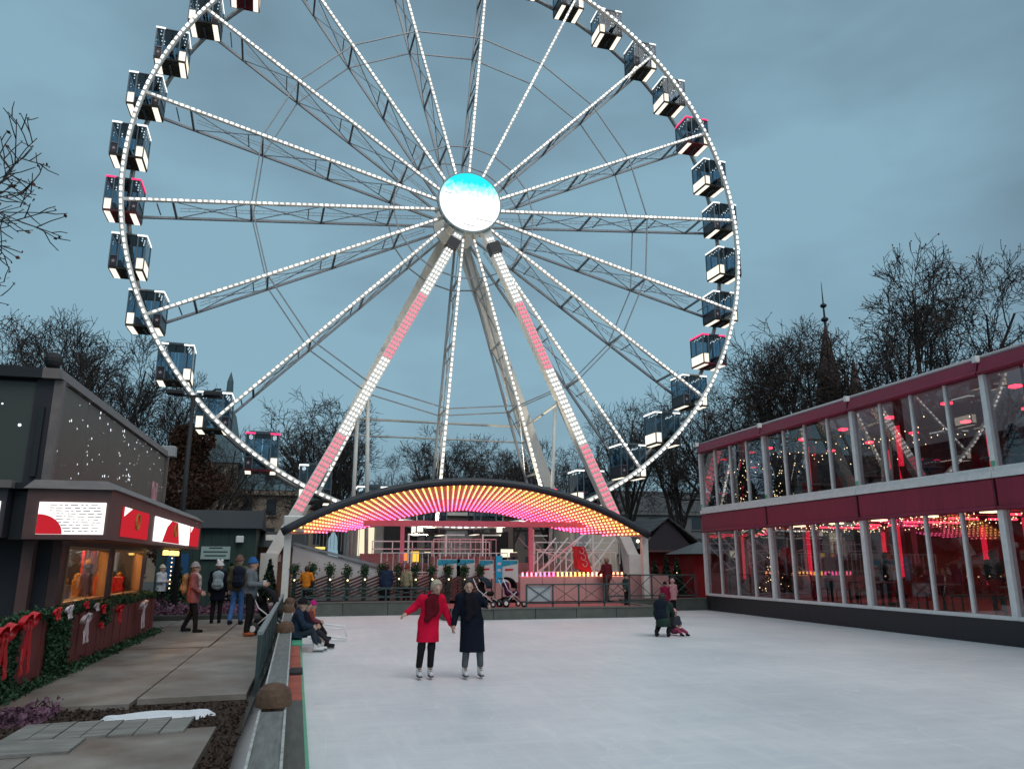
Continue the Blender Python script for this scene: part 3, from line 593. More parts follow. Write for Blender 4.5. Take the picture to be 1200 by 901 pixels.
for px, py0, py1, w_, lb, blue in [(526, 655, 678, .95, 'white poster board with blue and green top behind the left skater', 1), (546, 655, 676, .75, 'white poster board with green top above the dark coated skater', 1), (570, 656, 678, .6, 'narrow poster board with turquoise top beside the blue banner', 1), (597, 656, 682, .7, 'beige poster board with blue corner by the pushchairs', 1)]:
    Y_ = 31.5 if px < 575 else 29.6; a_, b_ = onY(px, py0, Y_), onY(px, py1, Y_); e_ = empty('poster_board', (a_[0], Y_, .4), label=lb, cat='board')
    MB().box(a_[0] - w_ / 2, a_[0] + w_ / 2, Y_, Y_ + .03, b_[2], a_[2]).build('panel', mat('poster_paper', (.62, .56, .54), .6, 0, .06, 5), e_)
    MB().quad((a_[0] - w_ / 2 + .02, Y_ - .004, a_[2] - .26), (a_[0] + w_ / 2 - .02, Y_ - .004, a_[2] - .14), (a_[0] + w_ / 2 - .02, Y_ - .004, a_[2] - .02), (a_[0] - w_ / 2 + .02, Y_ - .004, a_[2] - .02)).build('blue_band', mat('poster_blue', (.02, .26, .38), .5, 0, .5, 6), e_)
    MB().quad((a_[0] - w_ / 4, Y_ - .004, a_[2] - .42), (a_[0] + w_ / 5, Y_ - .004, a_[2] - .40), (a_[0] + w_ / 4, Y_ - .004, a_[2] - .33), (a_[0] - w_ / 4, Y_ - .004, a_[2] - .33)).build('red_mark', M_redbow, e_)
    for s_ in (-.4, .4): MB().bar((a_[0] + s_ * w_, Y_ + .05, .4), (a_[0] + s_ * w_, Y_ + .05, a_[2]), .04).build('leg', M_dark, e_)
a_, b_ = onY(585, 651, 29.4), onY(585, 683, 29.4)
e_ = empty('banner', (a_[0], 29.4, .4), label='tall narrow bright blue banner between poster boards', cat='banner'); MB().box(a_[0] - .13, a_[0] + .13, 29.4, 29.43, b_[2], a_[2]).build('cloth', mat('banner_blue', (.02, .33, .55), .6, 0, .2, 5), e_); MB().bar((a_[0] - .15, 29.45, .4), (a_[0] - .15, 29.45, a_[2] + .05), .03).build('pole', M_dark, e_)
for z_ in (.25, .5): MB().box(a_[0] - .07, a_[0] + .07, 29.39, 29.398, a_[2] - z_ - .1, a_[2] - z_).build('emblem', M_whitebow, e_)
# red slanting sleigh decoration on the platform
e_ = empty('sleigh', (11.4, 31.9, 1.44), label='red tilted sleigh decoration with white scrolls on the platform', cat='sleigh')
sl = MB(); sl.hexa([(11.1, 31.75, 1.7), (11.75, 31.75, 1.46), (11.75, 32.3, 1.46), (11.1, 32.3, 1.7), (11.0, 31.75, 2.65), (11.4, 31.75, 2.62), (11.4, 32.3, 2.62), (11.0, 32.3, 2.65)]); sl.build('body', M_redbow, e_)
for k_ in range(3):
    MB().tube([V(11.25 + .1 * sin(t_) + .07 * k_, 31.72, 2.45 - .27 * k_ + .12 * cos(t_)) for t_ in np.linspace(0, 4.8, 12)], .014, 5).build('scroll', M_whitebow, e_)
MB().tube([(11.2, 31.8, 1.46), (11.9, 31.8, 1.46), (12.1, 31.8, 1.6), (12.05, 31.8, 1.75)], .03, 6).build('runner', M_whitebow, e_); MB().tube([(11.2, 32.25, 1.46), (11.9, 32.25, 1.46), (12.1, 32.25, 1.6), (12.05, 32.25, 1.75)], .03, 6).build('runner', M_whitebow, e_)

# ------------------------------------------------------------------ two storey glass marquee
MX = 16.4
mq = empty('glass_marquee', (21, 20, .2), label='two storey marquee of glass panes with maroon bands right of the rink', cat='marquee')
G_pane = glass('marquee_glass', (.84, .84, .86), 1.95, .012)
E_col = emit('red_column_glow', (1, .02, .06), .75)  # glowing face stands in for the red light on each column
YB = [30.3, 25.3, 20.3, 15.3, 10.3, 5.3]
M_skirtb = mat('black_tarp', (.018, .021, .026), .5, 0, .2, 3, .6, 3)
TRANSL = mat('roof_sheet', (.60, .58, .58), .6); _n, _l = TRANSL.node_tree.nodes, TRANSL.node_tree.links; _tr = _n.new('ShaderNodeBsdfTranslucent'); _tr.inputs[0].default_value = (.6, .56, .56, 1); _mx = _n.new('ShaderNodeMixShader'); _mx.inputs[0].default_value = .45
_l.new(_n['Principled BSDF'].outputs[0], _mx.inputs[1]); _l.new(_tr.outputs[0], _mx.inputs[2]); _l.new(_mx.outputs[0], _n['Material Output'].inputs['Surface'])
for i in range(5):
    y1, y0 = YB[i], YB[i + 1]
    MB().cbox(MX - .16, MX + .10, y0 + .03, y1 - .03, 3.22, 3.98, .03).build('band', M_maroon, mq)
    MB().tube([(MX - .17, y0 + .03, 3.26), (MX - .17, y1 - .03, 3.26)], .055, 8).build('band_roll', M_maroon, mq, True)
    MB().hexa([(MX - .22, y0 + .03, 6.64), (MX + .1, y0 + .03, 6.64), (MX + .1, y1 - .03, 6.64), (MX - .22, y1 - .03, 6.64), (MX - .10, y0 + .03, 7.02), (MX + .1, y0 + .03, 7.08), (MX + .1, y1 - .03, 7.08), (MX - .10, y1 - .03, 7.02)]).build('eave_band', M_maroon, mq)
    MB().tube([(MX - .22, y0 + .03, 6.66), (MX - .22, y1 - .03, 6.66)], .045, 8).build('band_roll', M_maroon, mq, True)
    MB().tube([(MX - .02, y0 + .02, 7.07), (MX - .02, y1 - .02, 7.07)], .045, 6).build('gutter', mat('gutter_grey', (.42, .36, .38), .5, .2), mq, True)
    MB().hexa([(MX, y0, 7.08), (MX + 5, y0, 8.7), (MX + 5, y1, 8.7), (MX, y1, 7.08), (MX, y0, 7.12), (MX + 5, y0, 8.74), (MX + 5, y1, 8.74), (MX, y1, 7.12)]).build('roof_sheet', TRANSL, mq)
    MB().hexa([(MX + 5, y0, 8.7), (MX + 10, y0, 7.08), (MX + 10, y1, 7.08), (MX + 5, y1, 8.7), (MX + 5, y0, 8.74), (MX + 10, y0, 7.12), (MX + 10, y1, 7.12), (MX + 5, y1, 8.74)]).build('roof_sheet', MATS['roof_sheet'], mq)
    MB().box(MX - .20, MX + .1, y0 + .01, y1 - .01, 4.0, 4.16).build('ledge', M_alu, mq); MB().box(MX - .12, MX + .1, y0 + .01, y1 - .01, 4.17, 4.28).build('window_sill', M_alu, mq)
    MB().box(MX - .06, MX + .06, y0 + .01, y1 - .01, .60, .70).build('base_rail', M_alu, mq)
    MB().hexa([(MX - .03, y0, -.02), (MX + .02, y0, -.02), (MX + .02, y1, -.02), (MX - .03, y1, -.02), (MX - .09, y0, .59), (MX + .02, y0, .59), (MX + .02, y1, .59), (MX - .09, y1, .59)]).build('skirt', M_skirtb, mq)
    for j in range(4):
        ya, yb = y0 + j * 1.25, y0 + (j + 1) * 1.25
        MB().box(MX - .006, MX + .006, ya + .04, yb - .04, 4.28, 6.64).build('pane', G_pane, mq); MB().box(MX - .006, MX + .006, ya + .04, yb - .04, .70, 3.24).build('pane', G_pane, mq)
        if j: MB().box(MX - .06, MX + .05, ya - .04, ya + .04, 4.285, 6.63).build('mullion', M_alu, mq); MB().box(MX - .06, MX + .05, ya - .04, ya + .04, .705, 3.215).build('mullion', M_alu, mq)
for y in YB:
    MB().box(MX - .10, MX + .12, y - .075, y + .075, 4.285, 6.63).build('post', M_alu, mq); MB().box(MX - .10, MX + .12, y - .085, y + .085, .62, 3.215).build('post', M_alu, mq)
    MB().box(MX - .185, MX - .165, y - .012, y + .012, 3.3, 4.0).build('band_lacing', mat('lacing', (.07, .02, .03), .7), mq); MB().box(MX - .24, MX - .1, y - .06, y + .06, 6.95, 7.12).build('bracket', M_alu, mq)
    MB().box(MX - .115, MX - .102, y - .06, y + .06, 4.29, 4.42).build('green_tag', M_grn, mq)
    MB().bar((MX + .2, y, 6.9), (MX + 5, y, 8.5), .12).build('rafter', M_alu, mq)
    for x in (19.2, 23): MB().bar((x, y + 1.2, 4.1), (x, y + 1.2, 7.4), .2).build('red_column', M_red, mq); MB().box(x - .125, x - .105, y + 1.09, y + 1.31, 4.3, 6.5).build('column_glow', E_col, mq)
    for x in (19.6, 23.2): MB().bar((x, y + 2.2, .6), (x, y + 2.2, 3.6), .2).build('red_column', M_red, mq); MB().box(x - .125, x - .105, y + 2.09, y + 2.31, 1.2, 3.2).build('column_glow', E_col, mq)
M_inner = mat('dark_interior', (.16, .09, .085), .7, 0, .2, 2)
MB().box(MX + .12, MX + 10, 5.3, 30.3, .50, .60).build('floor', mat('inner_floor', (.24, .10, .08), .45, 0, .3, 3), mq); MB().box(MX + .12, MX + 10, 5.3, 30.3, 3.65, 3.95).build('upper_floor', M_inner, mq)  # red glow of the room put into the ground floor's colour
MB().box(MX + 10, MX + 10.1, 5.3, 30.3, .2, 7.1).build('back_wall', mat('inner_wall', (.20, .065, .06), .7, 0, .4, 1.5), mq)  # lighter, redder wall colour carries the red glow of the interior
MB().box(MX + .15, MX + 9.9, 30.18, 30.22, .6, 3.2).build('end_pane', G_pane, mq); MB().box(MX + .15, MX + 9.9, 30.18, 30.22, 4.2, 6.9).build('end_pane', G_pane, mq)
for y in np.arange(7, 30, 2.5):
    for x in (19.3, 22.5): MB().box(x - .12, x + .12, y - .12, y + .12, 6.85, 6.92).build('red_lamp', E_red, mq)
    MB().box(18.6, 19.5, y + .9, y + 1.0, 3.52, 3.58).build('red_lamp', E_red, mq); MB().box(20.6, 21.1, y + .3, y + .6, 3.5, 3.56).build('warm_glow', E_warm, mq); MB().box(22.5, 25.5, y + 1.2, y + 1.35, 3.5, 3.56).build('red_lamp', E_red, mq)  # the warm ceiling boxes are added to brighten the interior
fl = MB(); rn = np.random.default_rng(11)
for k_ in range(5):       # strings of small lights along both ceilings
    for i in range(90):
        y = 6 + 24 * i / 90; fl.sphere((17.0 + k_ * 1.6 + .1 * rn.normal(), y, 3.42 - .18 * abs(sin(i * .35)) + .02 * rn.normal()), .022, 4, 3)
        if k_ < 2 and i > 45: fl.sphere((17.2 + k_ * 2.2, y, 6.1 - .3 * abs(sin(i * .3)) + .2 * rn.normal()), .02, 4, 3)
fl.build('fairy_light', E_fairy, mq, kind='stuff')
# christmas trees with lights inside the far bay
def xmas(loc, h, r_, label, inside=True, lights=60, seed=0):
    e_ = empty('christmas_tree', loc, label=label, cat='christmas tree'); rn = np.random.default_rng(seed)
    def smp():
        t_ = rn.random() ** .6; a_ = rn.uniform(0, 2 * pi); rr = r_ * t_ * (.55 + .45 * rn.random()); return V(loc[0] + rr * cos(a_), loc[1] + rr * sin(a_), loc[2] + .25 + h * (1 - t_) * .95)
    v_, f_ = cloud(900, smp, .16, rn); MB().poly(v_, f_).build('crown', M_hedge, e_); MB().tube([V(*loc), V(*loc) + V(0, 0, h * .8)], [.05, .02], 6).build('trunk', M_bark, e_)
    lb = MB()
    for i in range(lights): lb.sphere(smp(), .022, 4, 3)
    lb.build('light_string', E_fairy, e_, kind='stuff')
xmas((17.6, 27.2, .6), 2.1, .65, 'christmas tree with warm lights inside the far ground floor bay', seed=1); xmas((17.7, 29.0, 4.0), 2.2, .6, 'christmas tree with warm lights in the far upper bay', seed=2)
xmas((17.9, 26.6, 4.0), 1.9, .5, 'small lit christmas tree upstairs beside the second post', seed=3)
M_tbl = mat('table_top', (.30, .26, .24), .4); M_ch = mat('chair_dark', (.03, .025, .03), .6)
def table_proto():
    e_ = empty('cafe_table', (0, 0, 0)); MB().cbox(-.4, .4, -.4, .4, .72, .76, .02).build('table_top', M_tbl, e_); MB().bar((0, 0, .02), (0, 0, .72), .07).build('stem', M_dark, e_); MB().cbox(-.25, .25, -.25, .25, 0, .03, .01).build('foot', M_dark, e_); return e_
def chair_proto():
    e_ = empty('cafe_chair', (0, 0, 0)); MB().cbox(-.2, .2, -.2, .2, .43, .47, .02).build('seat', M_ch, e_); MB().hexa([(-.2, .17, .5), (.2, .17, .5), (.2, .2, .5), (-.2, .2, .5), (-.2, .24, .92), (.2, .24, .92), (.2, .27, .92), (-.2, .27, .92)]).build('backrest', M_red, e_)
    for x in (-.17, .17):
        for y in (-.17, .17): MB().bar((x, y, 0), (x, y, .44), .03).build('leg', M_dark, e_)
    return e_
tp, cp = table_proto(), chair_proto(); first = [True, True]
ordn = ['nearest', 'second', 'third', 'fourth', 'fifth', 'sixth']
for fl_, z_ in (('ground floor', .6), ('upper floor', 3.95)):
    for i, y in enumerate((16.2, 18.9, 21.4, 23.9)):
        o = tp if first[0] else copy_tree(tp); first[0] = False; o.location = (17.7, y, z_); tag(o, f'square cafe table by the {fl_} windows, {ordn[i]} from the right edge', 'table', 'tables inside the marquee')
        for s in (-1, 1):
            c_ = cp if first[1] else copy_tree(cp); first[1] = False; c_.location = (17.7, y + s * .65, z_); c_.rotation_euler = (0, 0, 0 if s > 0 else pi)
            tag(c_, f"red backed chair at the {ordn[i]} {fl_} table, on its {'far' if s > 0 else 'near'} side", 'chair', 'chairs inside the marquee')

# ------------------------------------------------------------------ food booth on the left
fb = empty('food_booth', (-5.5, 16, .3), label='dark food booth with lit menu fascia and warm windows on the left', cat='booth')
M_navy = mat('booth_navy', (.022, .022, .030), .6, 0, .2, 3); M_brown = mat('booth_brown', (.105, .052, .048), .55, 0, .15, 4); M_trim = mat('booth_trim', (.19, .16, .15), .5, .2, .15, 5)
BX = -3.92
wins = [(14.28, 16.92), (17.38, 20.12)]; WZ0, WZ1 = 1.27, 2.22
for y0, y1 in ((13.95, 14.28), (16.92, 17.38), (20.12, 20.6)): MB().box(BX - .14, BX, y0, y1, WZ0, WZ1).build('wall_pier', M_brown, fb)
MB().box(BX - .14, BX, 13.95, 20.6, .3, WZ0 - .003).build('wall', M_navy, fb); MB().box(BX - .14, BX, 13.95, 20.6, WZ1 + .003, 3.0).build('wall', M_brown, fb)
MB().box(-5.9, BX - .145, 13.95, 14.05, .3, 3.0).build('front_wall', M_navy, fb); MB().box(-9, BX - .145, 20.5, 20.6, .3, 3.0).build('rear_wall', M_navy, fb)
MB().box(-9, -5.92, 15.6, 15.7, .3, 3.0).build('recess_wall', M_navy, fb)
MB().box(-5.9, -5.8, 14.06, 20.49, .3, 3.0).build('inner_wall', mat('booth_inside', (.50, .33, .18), .6, 0, .3, 2), fb)
MB().box(-5.78, BX - .15, 14.06, 20.49, .85, .95).build('counter', mat('counter_wood', (.35, .22, .12), .5, 0, .3, 5), fb)
MB().box(-5.78, BX - .15, 14.06, 20.49, 2.6, 2.66).build('ceiling', mat('booth_ceiling', (.45, .35, .25), .7), fb)
for y0, y1 in wins:
    MB().box(BX - .08, BX - .07, y0 + .03, y1 - .03, WZ0 + .03, WZ1 - .03).build('window_pane', glass('booth_glass', (.92, .9, .88), 1.5), fb)
    for z_ in (WZ0, WZ1 - .05): MB().box(BX - .12, BX + .025, y0 - .002, y1 + .002, z_ + .003, z_ + .048).build('window_frame', mat('frame_gold', (.40, .22, .10), .45), fb)
    for y in (y0, y1 - .05): MB().box(BX - .12, BX + .022, y + .002, y + .05, WZ0 + .052, WZ1 - .052).build('window_frame', MATS['frame_gold'], fb)
    for i in range(3): y = y0 + .5 + i * .8; MB().cbox(-4.9, -4.6, y - .1, y + .1, 2.42, 2.52, .02).build('ceiling_lamp', emit('booth_lamp', (1, .62, .28), 55), fb)
MB().box(BX - .5, BX - .16, 14.3, 16.9, .98, 1.32).build('display_shelf', mat('shelf_pale', (.5, .42, .34), .5), fb)
# fascia (front face towards the camera at Y = 13.2, side face at X = -3.1)
FX, FY, FZ0, FZ1 = -3.1, 13.2, 2.30, 3.06
MB().hexa([(-4.28, FY, FZ0), (FX, FY, FZ0), (FX, 23.4, FZ0), (-4.28, 23.4, FZ0), (-4.28, FY, FZ1), (FX, FY, FZ1), (FX, 23.4, FZ1), (-4.28, 23.4, FZ1)]).build('fascia', M_brown, fb)
MB().hexa([(-4.33, FY - .06, FZ1 + .003), (FX + .07, FY - .06, FZ1 + .003), (FX + .07, 23.46, FZ1 + .003), (-4.33, 23.46, FZ1 + .003), (-4.25, FY + .12, FZ1 + .15), (FX - .12, FY + .12, FZ1 + .15), (FX - .12, 23.3, FZ1 + .15), (-4.25, 23.3, FZ1 + .15)]).build('fascia_cap', M_trim, fb)
MB().box(-9, -4.55, FY, 15.6, FZ0 + .02, FZ1).build('fascia', M_navy, fb); MB().box(-9, -4.5, FY - .06, 15.6, FZ1 + .003, FZ1 + .12).build('fascia_cap', M_trim, fb)
MB().box(-9, BX - .2, 13.3, 23.2, FZ1 + .005, FZ1 + .1).build('roof', M_dark, fb); MB().box(-4.54, -4.29, FY + .25, 13.9, FZ0, FZ1 - .02).build('gap_panel', M_dark, fb)
# lit menu panels
E_sign = emit('sign_white', (1, .97, .95), 1.25); E_sred = emit('sign_red', (.60, .022, .035), .75); M_gold = mat('gold_emblem', (.45, .22, .03), .5); E_srow = mat('menu_line', (.25, .22, .22), .6)
mp_ = MB().box(-4.09, -3.16, FY - .03, FY - .004, 2.375, 2.86).build('menu_panel', E_sign, fb)
for i in range(10):
    ln_ = MB(); x_ = -3.84 - .10 * (i > 6)
    while x_ < -3.26:
        w_ = RND.uniform(.03, .11); ln_.box(x_, min(x_ + w_, -3.2), FY - .034, FY - .031, 2.415 + i * .044, 2.429 + i * .044); x_ += w_ + RND.uniform(.012, .05)
    ln_.build('menu_line', E_srow, mp_, kind='stuff')
q = [(-4.088 + .36 * sin(t_ * pi / 2 / 10), FY - .036, 2.377 + .30 * cos(t_ * pi / 2 / 10)) for t_ in range(11)]; MB().poly([(-4.088, FY - .036, 2.377)] + q, [tuple(range(12))]).build('red_arc', E_sred, mp_)
mp_ = MB().box(-6.2, -4.62, FY - .03, FY - .004, 2.375, 2.86).build('menu_panel', E_sign, fb)
q = [(-5.05 + .48 * cos(t_ * pi / 14), FY - .036, 2.377 + .30 * sin(t_ * pi / 14)) for t_ in range(15)]; MB().poly(q, [tuple(range(15))[::-1]]).build('red_arc', E_sred, mp_)
def side_panel(xa, xb, white=True):
    ya, yb = onX(xa, 610, FX)[1], onX(xb, 625, FX)[1]; p_ = MB().box(FX + .004, FX + .03, ya, yb, 2.375, 2.86).build('menu_panel', E_sign if white else E_sred, fb); return p_, ya, yb
for xa, xb, wh in ((142, 171, 0), (181, 221, 1), (223, 232, 0)):
    p_, ya, yb = side_panel(xa, xb, wh); c = (ya + yb) / 2; hw = (yb - ya)
    if wh: MB().poly([(FX + .036, c - hw * .32, 2.377), (FX + .036, c + hw * .16, 2.377), (FX + .036, c + hw * .08, 2.85), (FX + .036, c - hw * .1, 2.858), (FX + .036, c - hw * .22, 2.7)], [(0, 1, 2, 3, 4)]).build('red_shape', E_sred, p_)
    else: MB().poly([(FX + .036, ya + .01, 2.70), (FX + .036, ya + hw * .28, 2.858), (FX + .036, ya + .01, 2.858)], [(0, 1, 2)]).build('white_corner', E_sign, p_)
    if xa < 220: MB().tube([(FX + .045, c + .15 * sin(t_), 2.66 + .13 * cos(t_)) for t_ in np.linspace(0, 2 * pi, 13)], .022, 5).build('gold_emblem', M_gold, p_)
MB().bar((-4.3, 13.7, .3), (-4.3, 13.7, 2.3), .16).build('post', M_brown, fb); pass
for i, y in enumerate((21.3, 22.2, 22.9)): MB().cbox(-3.66, -3.54, y - .08, y + .08, 2.14, 2.26, .02).build('hanging_lamp', emit('hanging_lamp', (1, .6, .15), 2.5), fb)
[MB().sphere((-3.6, 22.3, 1.3 + .11 * i), .018, 5, 3).build('lamp_chain', E_warm, fb) for i in range(8)]
# goods in the booth windows
def goods(name, label, px, py0, py1, m_, wd=.16, X=-4.3):
    a_, b_ = onX(px, py0, X), onX(px, py1, X); e_ = empty(name, (X, a_[1], b_[2]), label=label, cat=name.replace('_', ' '))
    MB().cbox(X - wd / 2, X + wd / 2, a_[1] - wd / 2, a_[1] + wd / 2, b_[2], a_[2] - .1, .02).build('body', m_, e_); MB().sphere((X, a_[1], a_[2] - .06), .075, 8, 6).build('top', M_gold, e_)
    return e_
goods('toy_soldier', 'red and blue toy soldier standing in the left booth window', 105, 655, 695, mat('toy_blue', (.03, .05, .16), .5)); goods('toy_soldier', 'all red toy soldier in the left booth window', 118, 668, 698, M_redbow)
goods('sweet_jar', 'pale sweet jar at the left end of the booth window', 78, 678, 702, M_whitebow); goods('cake_stand', 'golden cake stand under the window lamp', 92, 672, 700, M_gold); goods('gift_bag', 'red gift bag in the right booth window', 141, 670, 693, M_redbow, .24)
e_ = empty('curtain', (-4.6, 18.6, 1.0), label='pale pink striped curtain in the right booth window', cat='curtain')
for i in range(9): MB().cbox(-4.66 - .03 * (i % 2), -4.6 - .03 * (i % 2), 18.0 + i * .13, 18.12 + i * .13, 1.0, 2.3, .01).build('fold', M_whitebow if i % 3 else M_redbow, e_)

# screen building above and behind the booth
sb_ = empty('screen_building', (-8, 20, 3.1), label='dark box shaped upper building with star speckled screens over the booth', cat='building')
def star_mat(name, base, scale, em):
    m_ = bpy.data.materials.new(name); m_.use_nodes = True; n, l = m_.node_tree.nodes, m_.node_tree.links; b = n['Principled BSDF']; b.inputs['Roughness'].default_value = .45; b.inputs['Base Color'].default_value = (*base, 1)
    t = n.new('ShaderNodeTexCoord'); v_ = n.new('ShaderNodeTexVoronoi'); v_.inputs['Scale'].default_value = scale; l.new(t.outputs['Object'], v_.inputs['Vector'])
    z = n.new('ShaderNodeTexNoise'); z.inputs['Scale'].default_value = 1.3; l.new(t.outputs['Object'], z.inputs['Vector'])
    th = n.new('ShaderNodeMapRange'); th.inputs['From Min'].default_value = .45; th.inputs['From Max'].default_value = .7; th.inputs['To Min'].default_value = .03; th.inputs['To Max'].default_value = .26; l.new(z.outputs['Fac'], th.inputs[0])
    lt = n.new('ShaderNodeMath'); lt.operation = 'LESS_THAN'; l.new(v_.outputs['Distance'], lt.inputs[0]); l.new(th.outputs[0], lt.inputs[1])
    ml = n.new('ShaderNodeMath'); ml.operation = 'MULTIPLY'; ml.inputs[1].default_value = em; l.new(lt.outputs[0], ml.inputs[0]); l.new(ml.outputs[0], b.inputs['Emission Strength']); b.inputs['Emission Color'].default_value = (.9, .95, 1, 1)
    z2 = n.new('ShaderNodeTexNoise'); z2.inputs['Scale'].default_value = 9; z2.inputs['Detail'].default_value = 8; l.new(t.outputs['Object'], z2.inputs['Vector']); bp_ = n.new('ShaderNodeBump'); bp_.inputs['Strength'].default_value = .3; l.new(z2.outputs['Fac'], bp_.inputs['Height']); l.new(bp_.outputs[0], b.inputs['Normal'])
    return m_
SX, SY0, SY1 = -5.0, 16.2, 28.0
MB().box(-13, SX - .05, SY0 + .25, SY1, 3.2, 5.45).build('core', M_navy, sb_)
for i in range(6):
    y0 = SY0 + .35 + i * 1.88; MB().box(SX - .05, SX - .01, y0, y0 + 1.873, 3.2, 5.42).build('screen_tile', star_mat('screen_side', (.115, .105, .082), 5.5, 1.2) if i == 0 else bpy.data.materials['screen_side'], sb_)
MB().box(-13, -5.42, SY0 + .19, SY0 + .24, 3.25, 5.4).build('front_screen', star_mat('screen_front', (.06, .068, .06), 3.6, 1.2), sb_)
MB().box(-5.42, -5.06, SY0 + .15, SY0 + .24, 3.2, 5.45).build('dark_column', M_navy, sb_); MB().box(-5.30, -5.20, SY0 + .08, SY0 + .148, 3.55, 4.9).build('loudspeaker', M_dark, sb_)
MB().bar((SX - .02, SY0 + .2, 3.2), (SX - .02, SY0 + .2, 5.45), .16).build('corner_trim', M_trim, sb_); MB().bar((SX, SY1 - .05, 3.2), (SX, SY1 - .05, 5.45), .14).build('corner_trim', M_trim, sb_)
MB().hexa([(SX - .3, SY0, 5.46), (SX + .06, SY0, 5.46), (SX + .06, SY1 + .1, 5.46), (SX - .3, SY1 + .1, 5.46), (SX - .3, SY0, 5.66), (SX + .02, SY0, 5.66), (SX + .02, SY1 + .1, 5.66), (SX - .3, SY1 + .1, 5.66)]).build('roof_trim', M_trim, sb_)
MB().hexa([(-13, SY0, 5.46), (SX - .3, SY0, 5.46), (SX - .3, SY1, 5.46), (-13, SY1, 5.46), (-13, SY0, 5.85), (SX - .3, SY0, 5.66), (SX - .3, SY1, 5.66), (-13, SY1, 5.85)]).build('roof', M_dark, sb_)
MB().box(SX + .0, SX + .04, 26.0, 26.75, 3.3, 4.45).build('banner', mat('banner_pinkwhite', (.62, .30, .33), .6, 0, .8, 3.5), sb_)
MB().cbox(SX - .2, SX + .25, SY1 - .1, SY1 + .3, 5.5, 5.85, .03).build('roof_box', M_grey, sb_)
e_ = empty('roof_lamp', (-5.2, 16.4, 5.66), label='round black spotlight on the roof corner of the screen building', cat='lamp'); MB().sphere((-5.2, 16.4, 5.86), .17, 10, 7).build('housing', M_black, e_); MB().bar((-5.2, 16.4, 5.62), (-5.2, 16.4, 5.72), .08).build('bracket', M_black, e_)

# booth fence with planks, garlands and bows
bf = empty('plank_fence', (-3.6, 15, .3), label='red brown fence of upright planks in front of the booth', cat='fence')
M_plank = mat('red_brown_plank', (.175, .035, .032), .6, 0, .35, 3, .3, 30, stretch=(8, 8, 1))
for i in range(56):
    y0 = 9.6 + i * .2; MB().cbox(-3.68 - .006 * (i % 3), -3.64 - .006 * ((i * 7) % 3), y0, y0 + .19, .3, 1.27, .006).build('plank', M_plank, bf)
MB().box(-3.75, -3.69, 9.6, 20.8, 1.16, 1.24).build('rail', M_plank, bf); MB().box(-3.75, -3.69, 9.6, 20.8, .45, .53).build('rail', M_plank, bf)
def garland(label, sampler, n_, size=.09, seed=0):
    rn = np.random.default_rng(seed); v_, f_ = cloud(n_, lambda: sampler(rn), size, rn); mb = MB(); mb.poly(v_, f_); return tag(mb.build('garland', M_green), label, 'garland', 'evergreen garlands on the booth fence')
garland('evergreen garland running along the top of the plank fence', lambda r: V(-3.65 + .04 * r.normal(), (y := r.uniform(9.6, 20.7)), 1.26 + .035 * r.normal() - .05 * abs(sin(y * 1.3))), 6500, .055, 21)
garland('evergreen fringe along the foot of the plank fence', lambda r: V(-3.57 + .06 * r.normal(), r.uniform(9.6, 21.0), .31 + abs(.045 * r.normal())), 6000, .06, 22)
garland('thick evergreen drape covering the fence left of its red bowed panel', lambda r: V(-3.62 + .028 * r.normal(), r.uniform(10.95, 11.5), r.uniform(.3, 1.27)), 3600, .06, 23)
garland('wide evergreen drape right of the panel with the long red bow', lambda r: V(-3.61 + .035 * r.normal(), r.uniform(12.75, 13.65), r.uniform(.3, 1.27)), 6500, .06, 24)
garland('small hanging evergreen sprig in the middle of the fence', lambda r: V(-3.57 + .04 * r.normal(), 15.8 + .08 * r.normal(), r.uniform(.85, 1.27)), 450, .05, 25)
def bow(px, py, size, m_, label, tail=1.0):
    c = onX(px, py, -3.5); e_ = empty('ribbon_bow', c, label=label, cat='bow', group='ribbon bows on the booth fence')
    for s in (-1, 1):
        mb = MB(); pts = [c + size * V(.03 + .10 * sin(t_), s * (.5 - .5 * cos(t_)) * .85, .28 * sin(t_) + .10 * s * 0) for t_ in np.linspace(0, 2 * pi, 12)]
        mb.loft([[p + V(-.25, 0, .10 * s) * size * .5 for p in pts], [p + V(.25, 0, -.05) * size * .5 for p in pts]], cap=False); mb.build('loop', m_, e_, True)
        mb = MB(); k_ = 6; A_ = [c + V(.02, s * size * (.08 + .30 * i / k_ + .06 * sin(i * 1.7 + s)), -size * tail * 1.5 * i / k_) for i in range(k_ + 1)]
        mb.loft([[p + V(.02 * sin(i * 1.5), -.13 * size, 0), p + V(.03 * cos(i), .13 * size, .02), p + V(.015, .12 * size, .02), p + V(.005, -.12 * size, 0)] for i, p in enumerate(A_)]); mb.build('tail', m_, e_)
    MB().sphere(c + V(.05, 0, 0) * size, .12 * size, 8, 6).build('knot', m_, e_)
bow(33, 727, .34, M_redbow, 'long red bow on the panel between the two evergreen drapes', 1.3); bow(4, 742, .36, M_redbow, 'red bow at the left picture edge'); bow(67, 716, .17, M_redbow, 'small red bow on the wide evergreen drape', .5)
bow(81, 713, .17, M_whitebow, 'small white bow under the left end of the window', .6); bow(101, 724, .26, M_whitebow, 'pale bow with long tails below the toy soldiers', 1.0); bow(101, 707, .14, M_redbow, 'small red bow above the pale bow', .4)
bow(113, 709, .13, M_whitebow, 'tiny white bow beside the hanging sprig', .5); bow(121, 711, .16, M_redbow, 'red bow above the hanging sprig', .5); bow(118, 731, .12, M_redbow, 'small red bow at the tip of the hanging sprig', .4); bow(140, 713, .22, M_redbow, 'red bow alone on bare planks below the right window', .8); bow(168, 708, .30, M_whitebow, 'pale bow at the far end of the plank fence', 1.1)

